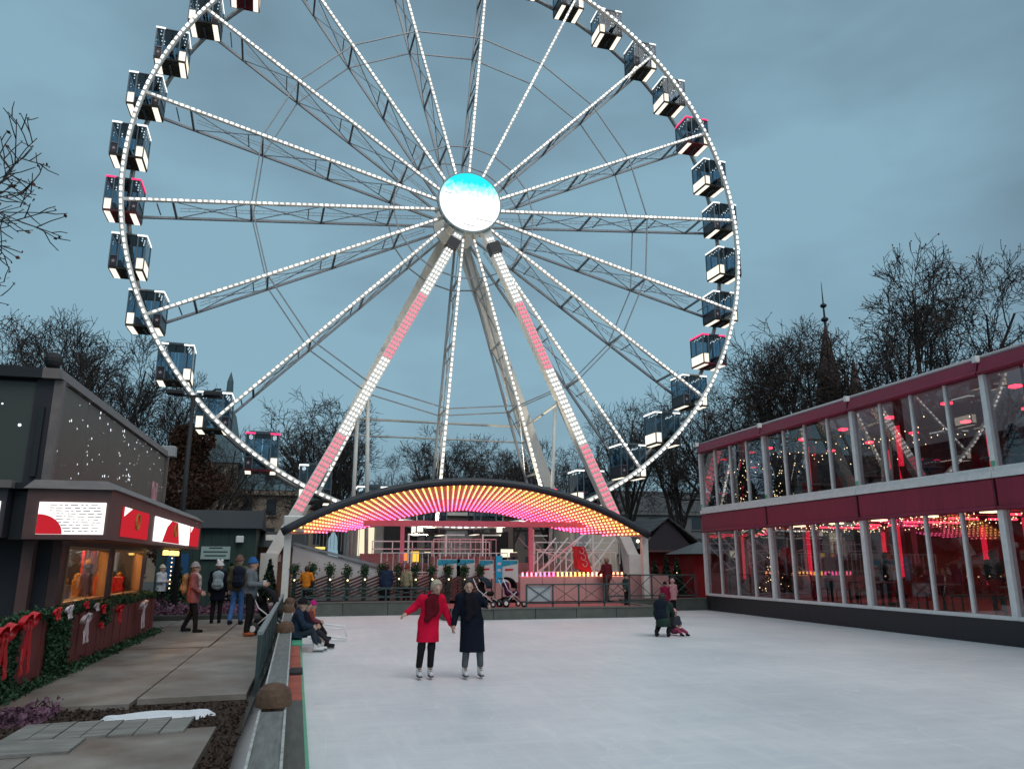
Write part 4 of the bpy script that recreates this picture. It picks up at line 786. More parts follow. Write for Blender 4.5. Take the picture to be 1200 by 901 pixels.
# ------------------------------------------------------------------ street lamp, huts behind, background
e_ = empty('street_lamp', (-4.65, 30, .22), label='tall black street lamp with flat double head behind the booth', cat='street lamp')
MB().tube([(-4.65, 30, .2), (-4.65, 30, 8.0)], [.11, .07], 10).build('pole', M_black, e_, True); MB().bar((-5.35, 30, 8.05), (-3.95, 30, 8.05), .08).build('cross_arm', M_black, e_)
for s in (-1, 1): MB().cbox(-4.65 + s * .65 - .3, -4.65 + s * .65 + .3, 29.75, 30.25, 8.08, 8.22, .04).build('lamp_head', M_black, e_)
MB().tube([(-4.2, 30, 8.1), (-3.9, 30, 8.35), (-3.7, 30, 8.35)], .04, 6).build('antenna', M_black, e_)
e_ = empty('market_hut', (-3.8, 33, .22), label='dark green market hut with pale green sign behind the walkway', cat='hut')
M_hutg = mat('hut_green', (.022, .05, .042), .6, 0, .25, 3)
for i in range(11): MB().box(-5.9 + i * .33, -5.9 + i * .33 + .32, 33, 33.05, .22, 3.3).build('board', M_hutg, e_)
MB().box(-5.9, -2.25, 33.06, 36, .22, 3.3).build('body', M_hutg, e_); MB().hexa([(-6.1, 32.7, 3.3), (-2.05, 32.7, 3.3), (-2.05, 36.2, 3.3), (-6.1, 36.2, 3.3), (-6.1, 34.3, 4.1), (-2.05, 34.3, 4.1), (-2.05, 34.6, 4.1), (-6.1, 34.6, 4.1)]).build('roof', M_dark, e_)
a_, b_ = onY(236, 640, 32.9), onY(269, 655, 32.9); s_ = MB().box(a_[0], b_[0], 32.9, 32.96, b_[2], a_[2]).build('sign', mat('sign_pale_green', (.34, .45, .42), .6), e_)
for i, f_ in enumerate((.5, .9, .8)): MB().box((a_[0] + b_[0]) / 2 - f_ * .5, (a_[0] + b_[0]) / 2 + f_ * .5, 32.885, 32.895, b_[2] + .12 + .15 * (2 - i), b_[2] + .16 + .15 * (2 - i)).build('sign_line', M_hutg, s_)
MB().box(-5.5, -4.7, 32.92, 32.98, .9, 2.3).build('window', mat('hut_blue', (.03, .10, .22), .3), e_); MB().cbox(-3.0, -2.7, 32.75, 32.95, 2.75, 3.0, .03).build('floodlight', mat('pale_lamp', (.7, .72, .7), .4), e_)
e_ = empty('market_hut', (-1.5, 35, .22), label='small brown wooden hut left of the white ramp', cat='hut')
for i in range(8): MB().box(-2.5 + i * .26, -2.5 + i * .26 + .25, 35, 35.05, .22, 2.6).build('board', mat('hut_brown', (.16, .075, .04), .65, 0, .3, 3), e_)
MB().box(-2.5, -.42, 35.06, 37.5, .22, 2.6).build('body', MATS['hut_brown'], e_); MB().hexa([(-2.7, 34.7, 2.6), (-.2, 34.7, 2.6), (-.2, 37.7, 2.6), (-2.7, 37.7, 2.6), (-2.7, 36, 3.3), (-.2, 36, 3.3), (-.2, 36.2, 3.3), (-2.7, 36.2, 3.3)]).build('roof', M_dark, e_)
MB().box(-1.9, -1.3, 34.93, 34.98, 2.0, 2.3).build('sign', M_whitebow, e_); MB().box(-1.75, -1.45, 34.915, 34.925, 2.1, 2.14).build('sign_line', M_red, e_)
# red stalls on the right
e_ = empty('market_stall', (19, 39, .22), label='red market stall with big dark tiled gable roof behind the rink corner', cat='stall')
MB().box(17.2, 20.6, 38.3, 42, .22, 2.7).build('wall', M_red, e_); M_tile = mat('dark_shingle', (.05, .055, .06), .7, 0, .3, 4)
ax, ay = 18.0, 37.6
MB().poly([(16.6, 37.7, 2.55), (18.2, 37.7, 4.25), (19.8, 37.7, 2.55)], [(0, 1, 2)]).build('gable', M_navy, e_)
for k_ in range(9):
    t0, t1 = k_ / 9, (k_ + 1) / 9
    for s in (1, -1):
        xa, xb = 18.2 + s * (2.7 * t0), 18.2 + s * (2.7 * t1); za, zb_ = 4.32 - 1.95 * t0, 4.28 - 1.95 * t1
        MB().hexa([(xa, 37.5, za - .05), (xb, 37.5, zb_ - .05), (xb, 42.3, zb_ - .05), (xa, 42.3, za - .05), (xa, 37.5, za), (xb, 37.5, zb_ + .05), (xb, 42.3, zb_ + .05), (xa, 42.3, za)]).build('shingle_row', M_tile, e_)
MB().box(16.7, 19.9, 37.62, 37.68, 2.5, 2.6).build('beam', M_brown, e_); MB().box(17.3, 19.9, 38.2, 38.29, 1.9, 2.4).build('fascia', mat('stall_red', (.25, .012, .015), .5), e_); MB().sphere((16.4, 37.5, 3.05), .09, 8, 6).build('lamp', E_warm, e_); MB().sphere((19.6, 37.5, 2.55), .07, 8, 6).build('lamp', E_warm, e_)
e_ = empty('market_stall', (18.8, 35, .22), label='small red stall with low grey roof beside the marquee corner', cat='stall')
for i in range(7): MB().box(18.2 + i * .26, 18.45 + i * .26, 35, 35.06, .22, 2.35).build('board', M_red, e_)
MB().box(18.2, 20.0, 35.07, 37, .22, 2.35).build('body', M_red, e_); MB().poly([(17.8, 34.6, 2.38), (20.4, 34.6, 2.38), (20.4, 37.3, 2.38), (17.8, 37.3, 2.38), (19.1, 36, 3.0)], [(0, 1, 4), (1, 2, 4), (2, 3, 4), (3, 0, 4), (3, 2, 1, 0)]).build('roof', mat('stall_roof', (.10, .12, .13), .6, 0, .2, 4), e_)
for i, (x, y, h) in enumerate([(15.9, 34.5, 1.7), (16.7, 34.9, 1.9), (17.4, 35.2, 1.8), (-4.9, 31.8, 1.8), (-3.0, 31.9, 1.6), (-1.6, 32.4, 1.7), (-1.9, 28.4, 1.5)]):
    xmas((x, y, .22), h, .45, ['small fir tree with lights left of the red stalls', 'fir tree with lights in front of the big red stall', 'fir tree with lights right of the others by the red stall', 'fir tree against the green hut below its window', 'fir tree under the pale green sign', 'fir tree beside the brown hut', 'young fir tree behind the olive jacket walker'][i], lights=14 if i < 3 else 4, seed=40 + i)

# far buildings
M_tan = mat('tan_stone', (.26, .20, .15), .8, 0, .2, .6); M_teal = mat('teal_roof', (.07, .13, .15), .6, 0, .2, .8); M_win = mat('far_window', (.03, .04, .05), .25)
def far_building(label, x0, x1, Y, z1, floors, nw, wallm, roof_h, roofm, depth=14):
    e_ = empty('city_building', ((x0 + x1) / 2, Y, .2), label=label, cat='building'); MB().box(x0, x1, Y, Y + depth, .2, z1).build('wall', wallm, e_)
    MB().hexa([(x0 - .4, Y - .4, z1), (x1 + .4, Y - .4, z1), (x1 + .4, Y + depth, z1), (x0 - .4, Y + depth, z1), (x0 + 1.5, Y + 2, z1 + roof_h), (x1 - 1.5, Y + 2, z1 + roof_h), (x1 - 1.5, Y + depth - 2, z1 + roof_h), (x0 + 1.5, Y + depth - 2, z1 + roof_h)]).build('roof', roofm, e_)
    MB().box(x0 - .3, x1 + .3, Y - .35, Y - .003, z1 - .5, z1 - .02).build('cornice', wallm, e_); fh = (z1 - .5) / floors
    for f_ in range(floors):
        for i in range(nw):
            cx = x0 + (x1 - x0) * (i + .5) / nw; w_ = (x1 - x0) / nw * .2; zb_ = .2 + fh * f_ + fh * .25
            o = MB().box(cx - w_, cx + w_, Y - .06, Y - .003, zb_, zb_ + fh * .55).build('window', M_win, e_); MB().box(cx - w_ - .15, cx + w_ + .15, Y - .16, Y - .062, zb_ - .2, zb_ - .04).build('sill', wallm, o)
    return e_
tb = far_building('tan stone building with teal roof behind the left market huts', -19, 1.5, 80, 9.0, 3, 9, M_tan, 2.6, M_teal)
MB().box(-10.5, -7.6, 78.8, 79.9, .2, 11.5).build('tower', M_tan, tb); MB().loft([[(-10.8, 78.6, 11.5), (-7.3, 78.6, 11.5), (-7.3, 82, 11.5), (-10.8, 82, 11.5)], [(-9.8, 79.8, 16.5), (-8.3, 79.8, 16.5), (-8.3, 81, 16.5), (-9.8, 81, 16.5)]]).build('tower_roof', M_teal, tb)
for i, x in enumerate((-9.1, -4.6, -1.5)): MB().tube([(x, 80.4, 10.5 if i else 16), (x, 80.4, 13.2 if i else 20), (x, 80.4, 13.8 if i else 21)], [.45, .3, .02], 6).build('roof_vent', M_teal, tb)
far_building('long grey building in the haze behind the right hand trees', 38, 84, 100, 9, 3, 14, mat('grey_stone', (.13, .13, .13), .8, 0, .2, .4), 3, M_tile)
far_building('low brown building seen through the trees behind the wheel', 4, 34, 105, 7, 2, 10, mat('brown_stone', (.13, .10, .085), .8, 0, .2, .4), 3, M_tile)
far_building('dark building behind the bare trees at the left edge', -62, -24, 85, 12, 4, 12, mat('dull_stone', (.15, .13, .12), .8, 0, .2, .4), 4, M_tile)
e_ = empty('church', (117, 150, .2), label='brick church with tall pointed spire above the marquee roof', cat='church'); M_brick = mat('church_brick', (.10, .055, .048), .85, 0, .3, .5)
MB().box(112.5, 119.5, 147, 154, .2, 36).build('tower', M_brick, e_)
def octo(cx, cy, r_, z): return [(cx + r_ * cos(2 * pi * k / 8 + .39), cy + r_ * sin(2 * pi * k / 8 + .39), z) for k in range(8)]
MB().loft([octo(116, 150.5, 3.7, 36), octo(116, 150.5, 2.6, 44), octo(116.3, 150.5, .9, 54), octo(116.5, 150.5, .35, 57)]).build('spire', M_brick, e_)
MB().tube([(116.5, 150.5, 56), (116.5, 150.5, 68.5)], [.35, .06], 6).build('finial', M_dark, e_); [MB().sphere((116.5, 150.5, z_), r_, 8, 5, (1, 1, .7)).build('finial_knob', M_dark, e_) for z_, r_ in ((59, .9), (62.5, .8))]
MB().box(120, 128, 150, 162, .2, 30).build('nave', M_brick, e_); MB().loft([octo(124.5, 152, 3.2, 30), octo(124.5, 152, 1.6, 42), octo(124.5, 152, .2, 50)]).build('side_spire', M_brick, e_)
hl = MB(); hn = 40; P0 = [(60 + i * 18, 330 - i * 1.5, 0) for i in range(hn)]
ph_ = [max(.5, 92 * math.exp(-((i - 20) / 9) ** 2) + 9 * sin(i * 1.3) + 5 * sin(i * 3.1)) for i in range(hn)]
hl.loft([[(p[0], p[1], 0) for p in P0], [(p[0], p[1] + 60, h_ * .7) for p, h_ in zip(P0, ph_)], [(p[0], p[1] + 130, h_) for p, h_ in zip(P0, ph_)], [(p[0], p[1] + 300, 0) for p in P0]], cap=False)
tag(hl.build('hill', mat('hill_wood', (.028, .033, .03), .95, 0, .4, .05), smooth=True), kind='structure')

# ------------------------------------------------------------------ bare trees
def grow_tree(seed, H=10., spread=1.0, up=.25, trunk_f=.30):
    rn = random.Random(seed); TR, CR_ = MB(), MB(); tips = []
    def basis(d):
        u = (0, 0, 1) if abs(d[2]) < .9 else (1, 0, 0); a = np.cross(d, u); a = a / np.linalg.norm(a); return a, np.cross(d, a)
    def branch(p, d, ln, r0, lev):
        ns = (6, 6, 5, 4, 3, 2)[lev]; pts = [p]; ds = [d]; wig = (.05, .10, .13, .15, .17, .2)[lev]
        for i in range(ns):
            d = unit(d + V(rn.gauss(0, wig), rn.gauss(0, wig), rn.gauss(0, wig) + up * (.12, .20, .16, .08, .02, 0)[lev])); p = p + d * ln / ns; pts.append(p); ds.append(d)
        sides = (8, 6, 5, 3, 3, 3)[lev]; r1 = max(H * .0006, r0 * (.55, .35, .35, .35, .4, .4)[lev])
        (TR if lev == 0 else CR_).tube(pts, [r0 + (r1 - r0) * i / ns for i in range(ns + 1)], sides, lev == 0)
        if lev >= 4:
            tips.append(pts[-1]); 
            if lev == 5 or H < 0: return
        if lev == 5: return
        cnt = (7, 6, 6, 5, 2)[lev]
        for c in range(cnt):
            t = ((.55 if lev == 0 else .22) + (1 - (.55 if lev == 0 else .22)) * (c + rn.random()) / cnt); i = min(ns - 1, int(t * ns)); f_ = t * ns - i
            q = pts[i] + (pts[i + 1] - pts[i]) * f_; a, b_ = basis(ds[i + 1]); an = rn.uniform(0, 2 * pi); sp_ = rn.uniform(.45, .95) * spread * (.75 if lev == 0 else 1)
            dd = unit(ds[i + 1] * cos(sp_) + (a * cos(an) + b_ * sin(an)) * sin(sp_)); k_ = (.95 - .45 * t if lev else 1.0)
            branch(q, dd, H * (.30, .42, .24, .13, .07, .045)[lev + 1] * k_ * rn.uniform(.75, 1.2), max(H * .0009, (r0 + (r1 - r0) * t) * (.5 if lev == 0 else .55)), lev + 1)
    branch(V(0, 0, 0), V(0, 0, 1), H * trunk_f, H * .024, 0)
    return TR, CR_, tips
TREES = []
for seed, spread, up, tf in ((1, 1.0, .9, .32), (2, .9, 1.2, .30), (5, 1.15, .6, .26), (9, .95, 1.0, .34)):
    TR, CR_, tips = grow_tree(seed, 10, spread, up, tf); allv = np.concatenate(CR_.v); hz = np.percentile(allv[:, 2], 99.7)
    rn = np.random.default_rng(seed); lv = MB(); pick = [tips[i] for i in rn.choice(len(tips), min(1800, len(tips)), False)]; it = iter(pick)
    v_, f_ = cloud(len(pick), lambda: next(it) + rn.normal(size=3) * .02, .055, rn); lv.poly(v_, f_)
    TREES.append((TR.mesh('trunk', M_bark, smooth=True), CR_.mesh('crown', M_twig), lv.mesh('leaf', M_leafdry), hz))
def tree(px, top_y, Y, kind, label, leaves=True, rz=None, wide=1.0, X=None):
    p = onY(px, 600, Y); h = onY(px, top_y, Y)[2] - .2; X = p[0] if X is None else X
    e_ = empty('bare_tree', (X, Y, .2), rz if rz is not None else (px * 1.7) % 6.28, label, 'tree', 'bare trees around the rink')
    s = h / TREES[kind][3]; e_.scale = (s * wide, s * wide, s)
    link_mesh('trunk', TREES[kind][0], e_); link_mesh('crown', TREES[kind][1], e_)
    if leaves: link_mesh('dry_leaf', TREES[kind][2], e_, 'stuff')
tree(1105, 300, 42, 0, 'big bare tree with a few brown leaves above the marquee roof, right of the spire'); tree(1012, 372, 44, 2, 'bare brown leaved tree directly right of the church spire'); tree(925, 388, 46, 3, 'bare tree left of the church spire over the marquee corner')
tree(1215, 330, 40, 1, 'bare tree at the right picture edge above the marquee'); tree(868, 440, 60, 2, 'low bare tree just left of the marquee roof corner', False)
tree(800, 468, 52, 1, 'dark bare tree behind the lower right cabins of the wheel', False); tree(735, 470, 58, 0, 'bare tree between the right wheel leg and the lower right cabins', False); tree(690, 530, 75, 3, 'low bare tree behind the right wheel leg', False)
tree(410, 458, 55, 2, 'spreading bare tree behind the left wheel leg', False, wide=1.1); tree(530, 505, 66, 0, 'reddish bare tree behind the middle of the canopy', True, wide=1.3); tree(570, 525, 69, 2, 'brown leaved tree just right of the reddish one behind the canopy', True, wide=1.3); tree(640, 515, 80, 1, 'bare tree between the two right hand wheel legs', True, wide=1.2); tree(380, 500, 64, 0, 'brownish tree behind the foot of the left wheel leg', True, wide=1.2); tree(598, 520, 75, 3, 'small bare tree right of the middle spoke', False, wide=1.2); tree(470, 530, 78, 1, 'bare tree between the left leg and the middle spoke', False)
tree(95, 356, 44, 1, 'tall bare tree rising behind the screen building', False); tree(165, 430, 48, 3, 'bare tree over the right end of the screen building', False); tree(30, 372, 52, 0, 'bare tree over the left end of the screen building', True); tree(235, 505, 62, 2, 'bare tree behind the pole lamp', False)
tree(-150, 118, 17, 2, 'leafy branched tree reaching in from the left picture edge', True, rz=.6, wide=1.0)
# dense russet tree
e_ = empty('russet_tree', (-6.3, 41, .2), label='dense tree with russet dry leaves behind the street lamp', cat='tree'); rn = np.random.default_rng(77)
MB().tube([(-6.3, 41, .2), (-6.3, 41, 3.2), (-6.2, 41, 7.6)], [.3, .24, .05], 8).build('trunk', M_bark, e_, True)
def smp():
    z_ = rn.uniform(1.0, 8.8); t_ = (z_ - 1) / 7.8; rr = 2.25 * (sin(pi * min(1, .16 + .84 * t_)) ** .45) * (.75 + .25 * sin(z_ * 2.3 + 1)) ; a_ = rn.uniform(0, 2 * pi); q = rn.random() ** .4; return V(-6.3 + rr * q * cos(a_ ) * (1 + .15 * sin(3 * a_ + z_)), 41 + rr * q * sin(a_), z_)
v_, f_ = cloud(15000, smp, .17, rn); MB().poly(v_, f_).build('crown', mat('russet_leaf', (.095, .040, .022), .8, 0, .5, 1.5), e_)

# ------------------------------------------------------------------ people: smooth solids meshed with surface nets
def solid(prims, h, k=.03, cuts=()):
    """prims: (a, b, ra, rb[, scale]) tapered capsules blended together; cuts: (point, normal) keeps the side against the normal"""
    P = []
    for q in prims: P.append((np.asarray(q[0], float), np.asarray(q[1], float), q[2], q[3], np.asarray(q[4] if len(q) > 4 else (1, 1, 1), float)))
    lo = np.min([np.minimum(a, b) - max(ra, rb) * s for a, b, ra, rb, s in P], 0) - 3 * h; hi = np.max([np.maximum(a, b) + max(ra, rb) * s for a, b, ra, rb, s in P], 0) + 3 * h
    nn = np.ceil((hi - lo) / h).astype(int) + 1; F = np.full(nn, 1.0, np.float32); ax = [lo[i] + h * np.arange(nn[i]) for i in range(3)]
    for a, b, ra, rb, s in P:
        m_ = max(ra, rb) * s + k + 2 * h; i0 = np.maximum(0, ((np.minimum(a, b) - m_ - lo) / h).astype(int)); i1 = np.minimum(nn, ((np.maximum(a, b) + m_ - lo) / h).astype(int) + 2)
        X = [(ax[i][i0[i]:i1[i]] - a[i]) / s[i] for i in range(3)]; ba = (b - a) / s; L2 = float(ba @ ba) + 1e-12
        x, y, z = X[0][:, None, None], X[1][None, :, None], X[2][None, None, :]
        t = np.clip((x * ba[0] + y * ba[1] + z * ba[2]) / L2, 0, 1); d = (np.sqrt((x - t * ba[0]) ** 2 + (y - t * ba[1]) ** 2 + (z - t * ba[2]) ** 2) - (ra + (rb - ra) * t)) * float(s.min())
        sl = tuple(slice(i0[i], i1[i]) for i in range(3)); f = F[sl]; hh = np.maximum(k - np.abs(f - d), 0) / k; F[sl] = np.minimum(f, d) - hh * hh * k * .25
    for p, n_ in cuts:
        n_ = unit(np.asarray(n_, float)); d = (ax[0] - p[0])[:, None, None] * n_[0] + (ax[1] - p[1])[None, :, None] * n_[1] + (ax[2] - p[2])[None, None, :] * n_[2]; F = np.maximum(F, d.astype(np.float32))
    S = F < 0; cs = tuple(n - 1 for n in nn); acc = np.zeros((*cs, 3), np.float32); cnt = np.zeros(cs, np.float32)
    off = [(i, j, q) for i in (0, 1) for j in (0, 1) for q in (0, 1)]
    sub = lambda A, o: A[o[0]:o[0] + cs[0], o[1]:o[1] + cs[1], o[2]:o[2] + cs[2]]
    for i, o in enumerate(off):
        for o2 in off[i + 1:]:
            if sum(abs(o[q] - o2[q]) for q in range(3)) != 1: continue
            a, b = sub(F, o), sub(F, o2); cr_ = (a < 0) != (b < 0); t = np.where(cr_, a / np.where(cr_, a - b, 1), 0)
            for q in range(3): acc[..., q] += np.where(cr_, o[q] + t * (o2[q] - o[q]), 0)
            cnt += cr_
    act = cnt > 0; idx = -np.ones(cs, int); idx[act] = np.arange(act.sum()); I = np.argwhere(act)
    v = lo + h * (I + acc[act] / cnt[act][:, None]); faces = []
    for axis in range(3):
        u, w_ = (axis + 1) % 3, (axis + 2) % 3; sl0 = [slice(None)] * 3; sl1 = [slice(None)] * 3; sl0[axis] = slice(0, -1); sl1[axis] = slice(1, None)
        A, B = S[tuple(sl0)], S[tuple(sl1)]
        for sgn, mask in ((1, A & ~B), (-1, ~A & B)):
            e = np.argwhere(mask); ok = (e[:, u] > 0) & (e[:, w_] > 0) & (e[:, u] < cs[u]) & (e[:, w_] < cs[w_]); e = e[ok]
            if not len(e): continue
            def cid(du, dw): q = e.copy(); q[:, u] += du; q[:, w_] += dw; return idx[q[:, 0], q[:, 1], q[:, 2]]
            Q = np.stack([cid(-1, -1), cid(0, -1), cid(0, 0), cid(-1, 0)], 1); faces.append(Q if sgn > 0 else Q[:, ::-1])
    return v, np.concatenate(faces)
def solid_obj(name, prims, m_, parent, h, k=.03, cuts=(), kind=None):
    v, f = solid(prims, h, k, cuts); me = bpy.data.meshes.new(name); me.from_pydata(v.tolist(), [], f.tolist()); me.materials.append(m_); me.polygons.foreach_set('use_smooth', [True] * len(f)); me.update()
    return link_mesh(name, me, parent, kind)
M_skin = mat('skin', (.50, .30, .225), .5, 0, .06, 20); M_eye = mat('eye_dark', (.03, .02, .02), .3); M_lip = mat('lip', (.36, .11, .10), .45)
def cloth(name, col, rough=.85): return mat(name, col, rough, 0, .22, 7, .5, 28, .12)
BASE = dict(pelvis=(0, 0, .93), chest=(0, 0, 1.24), neck=(0, .012, 1.42), head=(0, -.015, 1.555), sl=(-.165, .01, 1.365), sr=(.165, .01, 1.365), el=(-.215, .03, 1.11), er=(.215, .03, 1.11), wl=(-.225, -.04, .88), wr=(.225, -.04, .88),
            hl=(-.085, 0, .90), hr=(.085, 0, .90), kl=(-.095, -.015, .50), kr=(.095, -.015, .50), al=(-.10, .02, .09), ar=(.10, .02, .09))
def person(label, loc, rz=0., s=1.0, pose=None, coat=None, coat_m=None, hem=.78, trousers_m=None, shoe_m=None, hair_m=None, hat_m=None, hood=False, scarf_m=None, skates=False, yaw=0., nod=0., h=.014, fat=1.0, pompom=None, hands=True, group=None, glove_m=None, z_shoe=0.):
    e_ = empty('person', loc, rz, label, 'person', group); e_.scale = (s, s, s); ORG[e_.name] = np.zeros(3)
    J = {k_: V(*v_) for k_, v_ in BASE.items()}
    for k_, v_ in (pose or {}).items(): J[k_] = V(*v_)
    Hc = J['head']; cy, sy, cn, sn = cos(yaw), sin(yaw), cos(nod), sin(nod)
    R = np.array([[cy, -sy, 0], [sy, cy, 0], [0, 0, 1]]) @ np.array([[1, 0, 0], [0, cn, -sn], [0, sn, cn]]); HD = lambda x, y, z: Hc + R @ V(x, y, z)
    c, p = J['chest'], J['pelvis']; w_ = (c + p) / 2
    fdir = lambda a, k_: unit((V(0, -1, 0) if abs((J[k_] - J[a])[2]) > .15 else V(0, -.5, .6)))
    feet = {}
    for sd in 'lr': feet[sd] = J.get('f' + sd, V(0, -1, 0)) if ('f' + sd) in J else V(0, -1, 0)
    B = [(HD(0, .018, .03), HD(0, .018, .035), .088, .088, (.92, 1.08, 1.08)), (HD(0, -.02, -.03), HD(0, -.03, -.055), .066, .055), (HD(0, -.05, -.085), HD(0, -.05, -.088), .03, .028), (HD(0, -.088, .005), HD(0, -.108, -.028), .008, .014), (HD(0, -.075, .025), HD(0, -.075, .027), .035, .03),
         (HD(-.083, .01, .0), HD(-.086, .015, -.03), .017, .014, (.6, 1, 1)), (HD(.083, .01, .0), HD(.086, .015, -.03), .017, .014, (.6, 1, 1)),
         (J['neck'] - V(0, 0, .04), HD(0, .01, -.05), .055, .05), (c, J['neck'], .11, .06), (w_, c, .12, .13, (1, .75, 1)), (p, w_, .105, .105, (1, .75, 1))]
    for sd in 'lr':
        B += [(J['neck'] - V(0, 0, .06), J['s' + sd], .06, .055), (J['s' + sd], J['e' + sd], .045, .036), (J['e' + sd], J['w' + sd], .036, .025), (p, J['h' + sd], .085, .075), (J['h' + sd], J['k' + sd], .07, .05), (J['k' + sd], J['a' + sd], .048, .034), (J['a' + sd] + V(0, .02, -.03), J['a' + sd] + feet[sd] * .14 - V(0, 0, .045), .035, .028)]
        if not hands: B.append((J['w' + sd], J['w' + sd] + unit(J['w' + sd] - J['e' + sd]) * .1, .03, .03))
    solid_obj('body', B, M_skin, e_, h, .025)
    for sx_ in (-1, 1):
        mb = MB(); mb.sphere(HD(sx_ * .032, -.094, .012), .0095, 8, 6, (1.25, .8, .75)); mb.build('eye', M_eye, e_)
    mb = MB(); mb.sphere(HD(0, -.088, -.062), .017, 8, 5, (1.3, .6, .45)); mb.build('mouth', M_lip, e_)
    if hands:
        for sd, sg in (('l', -1), ('r', 1)):
            wv = J['w' + sd]; d = unit(wv - J['e' + sd]); nrm = unit(np.cross(d, V(0, 1, 0)) * sg + V(0, .2, 0)); nrm = J.get('n' + sd, nrm) if ('n' + sd) in J else unit(V(-sg * .9, .2, 0) - d * (d @ V(-sg * .9, .2, 0))); u = np.cross(d, nrm)
            if u @ V(0, -1, 0) < 0: u = -u     # thumb side forwards
            HP = [(wv - d * .02, wv + d * .03, .026, .028), (wv + d * .03 + u * .014, wv + d * .08 + u * .022, .02, .017), (wv + d * .03 - u * .014, wv + d * .08 - u * .022, .02, .016), (wv + d * .03, wv + d * .085, .02, .017)]
            for i, (o_, ln) in enumerate(((.029, .062), (.010, .072), (-.010, .067), (-.028, .052))):
                b0 = wv + d * (.085 - .004 * abs(i - 1)) + u * o_; b1 = b0 + unit(d + nrm * .35) * ln * .55; b2 = b1 + unit(d + nrm * 1.1) * ln * .5; HP += [(b0, b1, .0095, .0088), (b1, b2, .0088, .0072)]
            t0 = wv + d * .028 + u * .026; t1 = t0 + unit(d * .7 + u * .75 + nrm * .2) * .038; HP += [(t0, t1, .0125, .0105), (t1, t1 + unit(d + u * .3 + nrm * .3) * .032, .0105, .008)]
            solid_obj('hand', HP, glove_m or M_skin, e_, .0052, .008)
    # trousers
    T = [(p + V(0, 0, .06), p, .115 * fat, .118 * fat, (1, .75, 1))]
    for sd in 'lr': T += [(p, J['h' + sd], .10, .088), (J['h' + sd], J['k' + sd], .086, .066), (J['k' + sd], J['a' + sd] + V(0, 0, .10 if skates else .03), .066, .056)]
    solid_obj('trousers', T, trousers_m, e_, h, .03)
    # coat with sleeves
    hz_ = hem; front = p * 1.0
    C = [(c + V(0, 0, .02), c - V(0, 0, .1), .155 * fat, .155 * fat, (1.1, .78, 1)), (c - V(0, 0, .1), w_, .152 * fat, .145 * fat, (1.05, .85, 1)), (w_, p, .145 * fat, .165 * fat, (1.05, .86, 1)), (c + V(0, 0, .03), J['neck'] - V(0, 0, .02), .12, .075)]
    if hem < .8: C.append((p, V(p[0] * .6 + (J['kl'] + J['kr'])[0] * .2, (p[1] + (J['kl'] + J['kr'])[1] * .5) * .5, hem - .12), .168 * fat, .19 * fat, (1.08, .82, 1)))
    for sd in 'lr':
        d = unit(J['w' + sd] - J['e' + sd]); C += [(J['neck'] - V(0, 0, .07), J['s' + sd], .075, .078), (J['s' + sd], c * .5 + J['s' + sd] * .5 - V(0, 0, .1), .075, .09), (J['s' + sd], J['e' + sd], .074, .062), (J['e' + sd], J['w' + sd] - d * .012, .060, .05)]
    cuts = [(V(0, 0, hem), V(0, 0, -1))] if hem > 0 else []
    if hood: C.append((J['neck'] + V(0, .055, .01), J['neck'] + V(0, .08, .03), .085, .07, (1.25, .8, .8)))
    else: C.append((J['neck'] + V(0, .02, .01), J['neck'] + V(0, .01, .035), .07, .066))
    solid_obj(coat or 'jacket', C, coat_m, e_, h, .035, cuts)
    if scarf_m:
        SP = [(J['neck'] + V(.07 * cos(t_), .055 * sin(t_) - .005, .0), J['neck'] + V(.07 * cos(t_ + .7), .055 * sin(t_ + .7) - .005, .0), .036, .036) for t_ in np.arange(0, 6.3, .7)]
        rs = np.random.default_rng(5)
        for ox, zz in ((-.062, w_[2] - .05), (.055, w_[2] + .04)):
            a0 = J['neck'] + V(ox * .6, -.095, -.02)
            for i in range(5):
                b0 = V(c[0] * (1 - i / 8) + w_[0] * i / 8 + ox + .018 * rs.normal(), c[1] - .135 - .004 * i, J['neck'][2] - .02 + (zz - J['neck'][2]) * (i + 1) / 5); SP.append((a0, b0, .046 + .008 * rs.random(), .046 + .012 * rs.random(), (1.1, .6, 1))); a0 = b0
        solid_obj('scarf', SP, scarf_m, e_, h, .02)
    if hair_m: solid_obj('hair', [(HD(0, .03, .045), HD(0, .035, .03), .101, .10, (.98, 1.05, 1.02)), (HD(-.07, .01, .03), HD(-.075, .02, -.03), .032, .03), (HD(.07, .01, .03), HD(.075, .02, -.03), .032, .03), (HD(0, .06, -.02), HD(0, .06, -.05), .08, .06), (HD(-.03, -.06, .085), HD(.03, -.062, .088), .03, .03)], hair_m, e_, h * .75, .02, [(HD(0, -.030, .03), R @ V(0, -1, -.55))])
    if hat_m:
        solid_obj('hat', [(HD(0, .015, .055), HD(0, .02, .075), .108, .098, (.98, 1.05, 1)), (HD(0, .02, .10), HD(0, .025, .13), .07, .05)], hat_m, e_, h * .75, .03, [(HD(0, 0, .035), R @ V(0, -.25, -1))])
        mb = MB(); mb.tube([HD(.107 * cos(t_), .016 + .112 * sin(t_), .052 - .012 * sin(t_)) for t_ in np.linspace(0, 2 * pi, 17)], .017, 6); mb.build('hat_cuff', hat_m, e_, True)
        if pompom: solid_obj('pompom', [(HD(x_, .03, .17), HD(x_, .03, .175), .042, .042) for x_ in ((-.05, .05) if pompom == 2 else (0,))], mat('pompom_white', (.75, .75, .74), .9), e_, h * .7, .01)
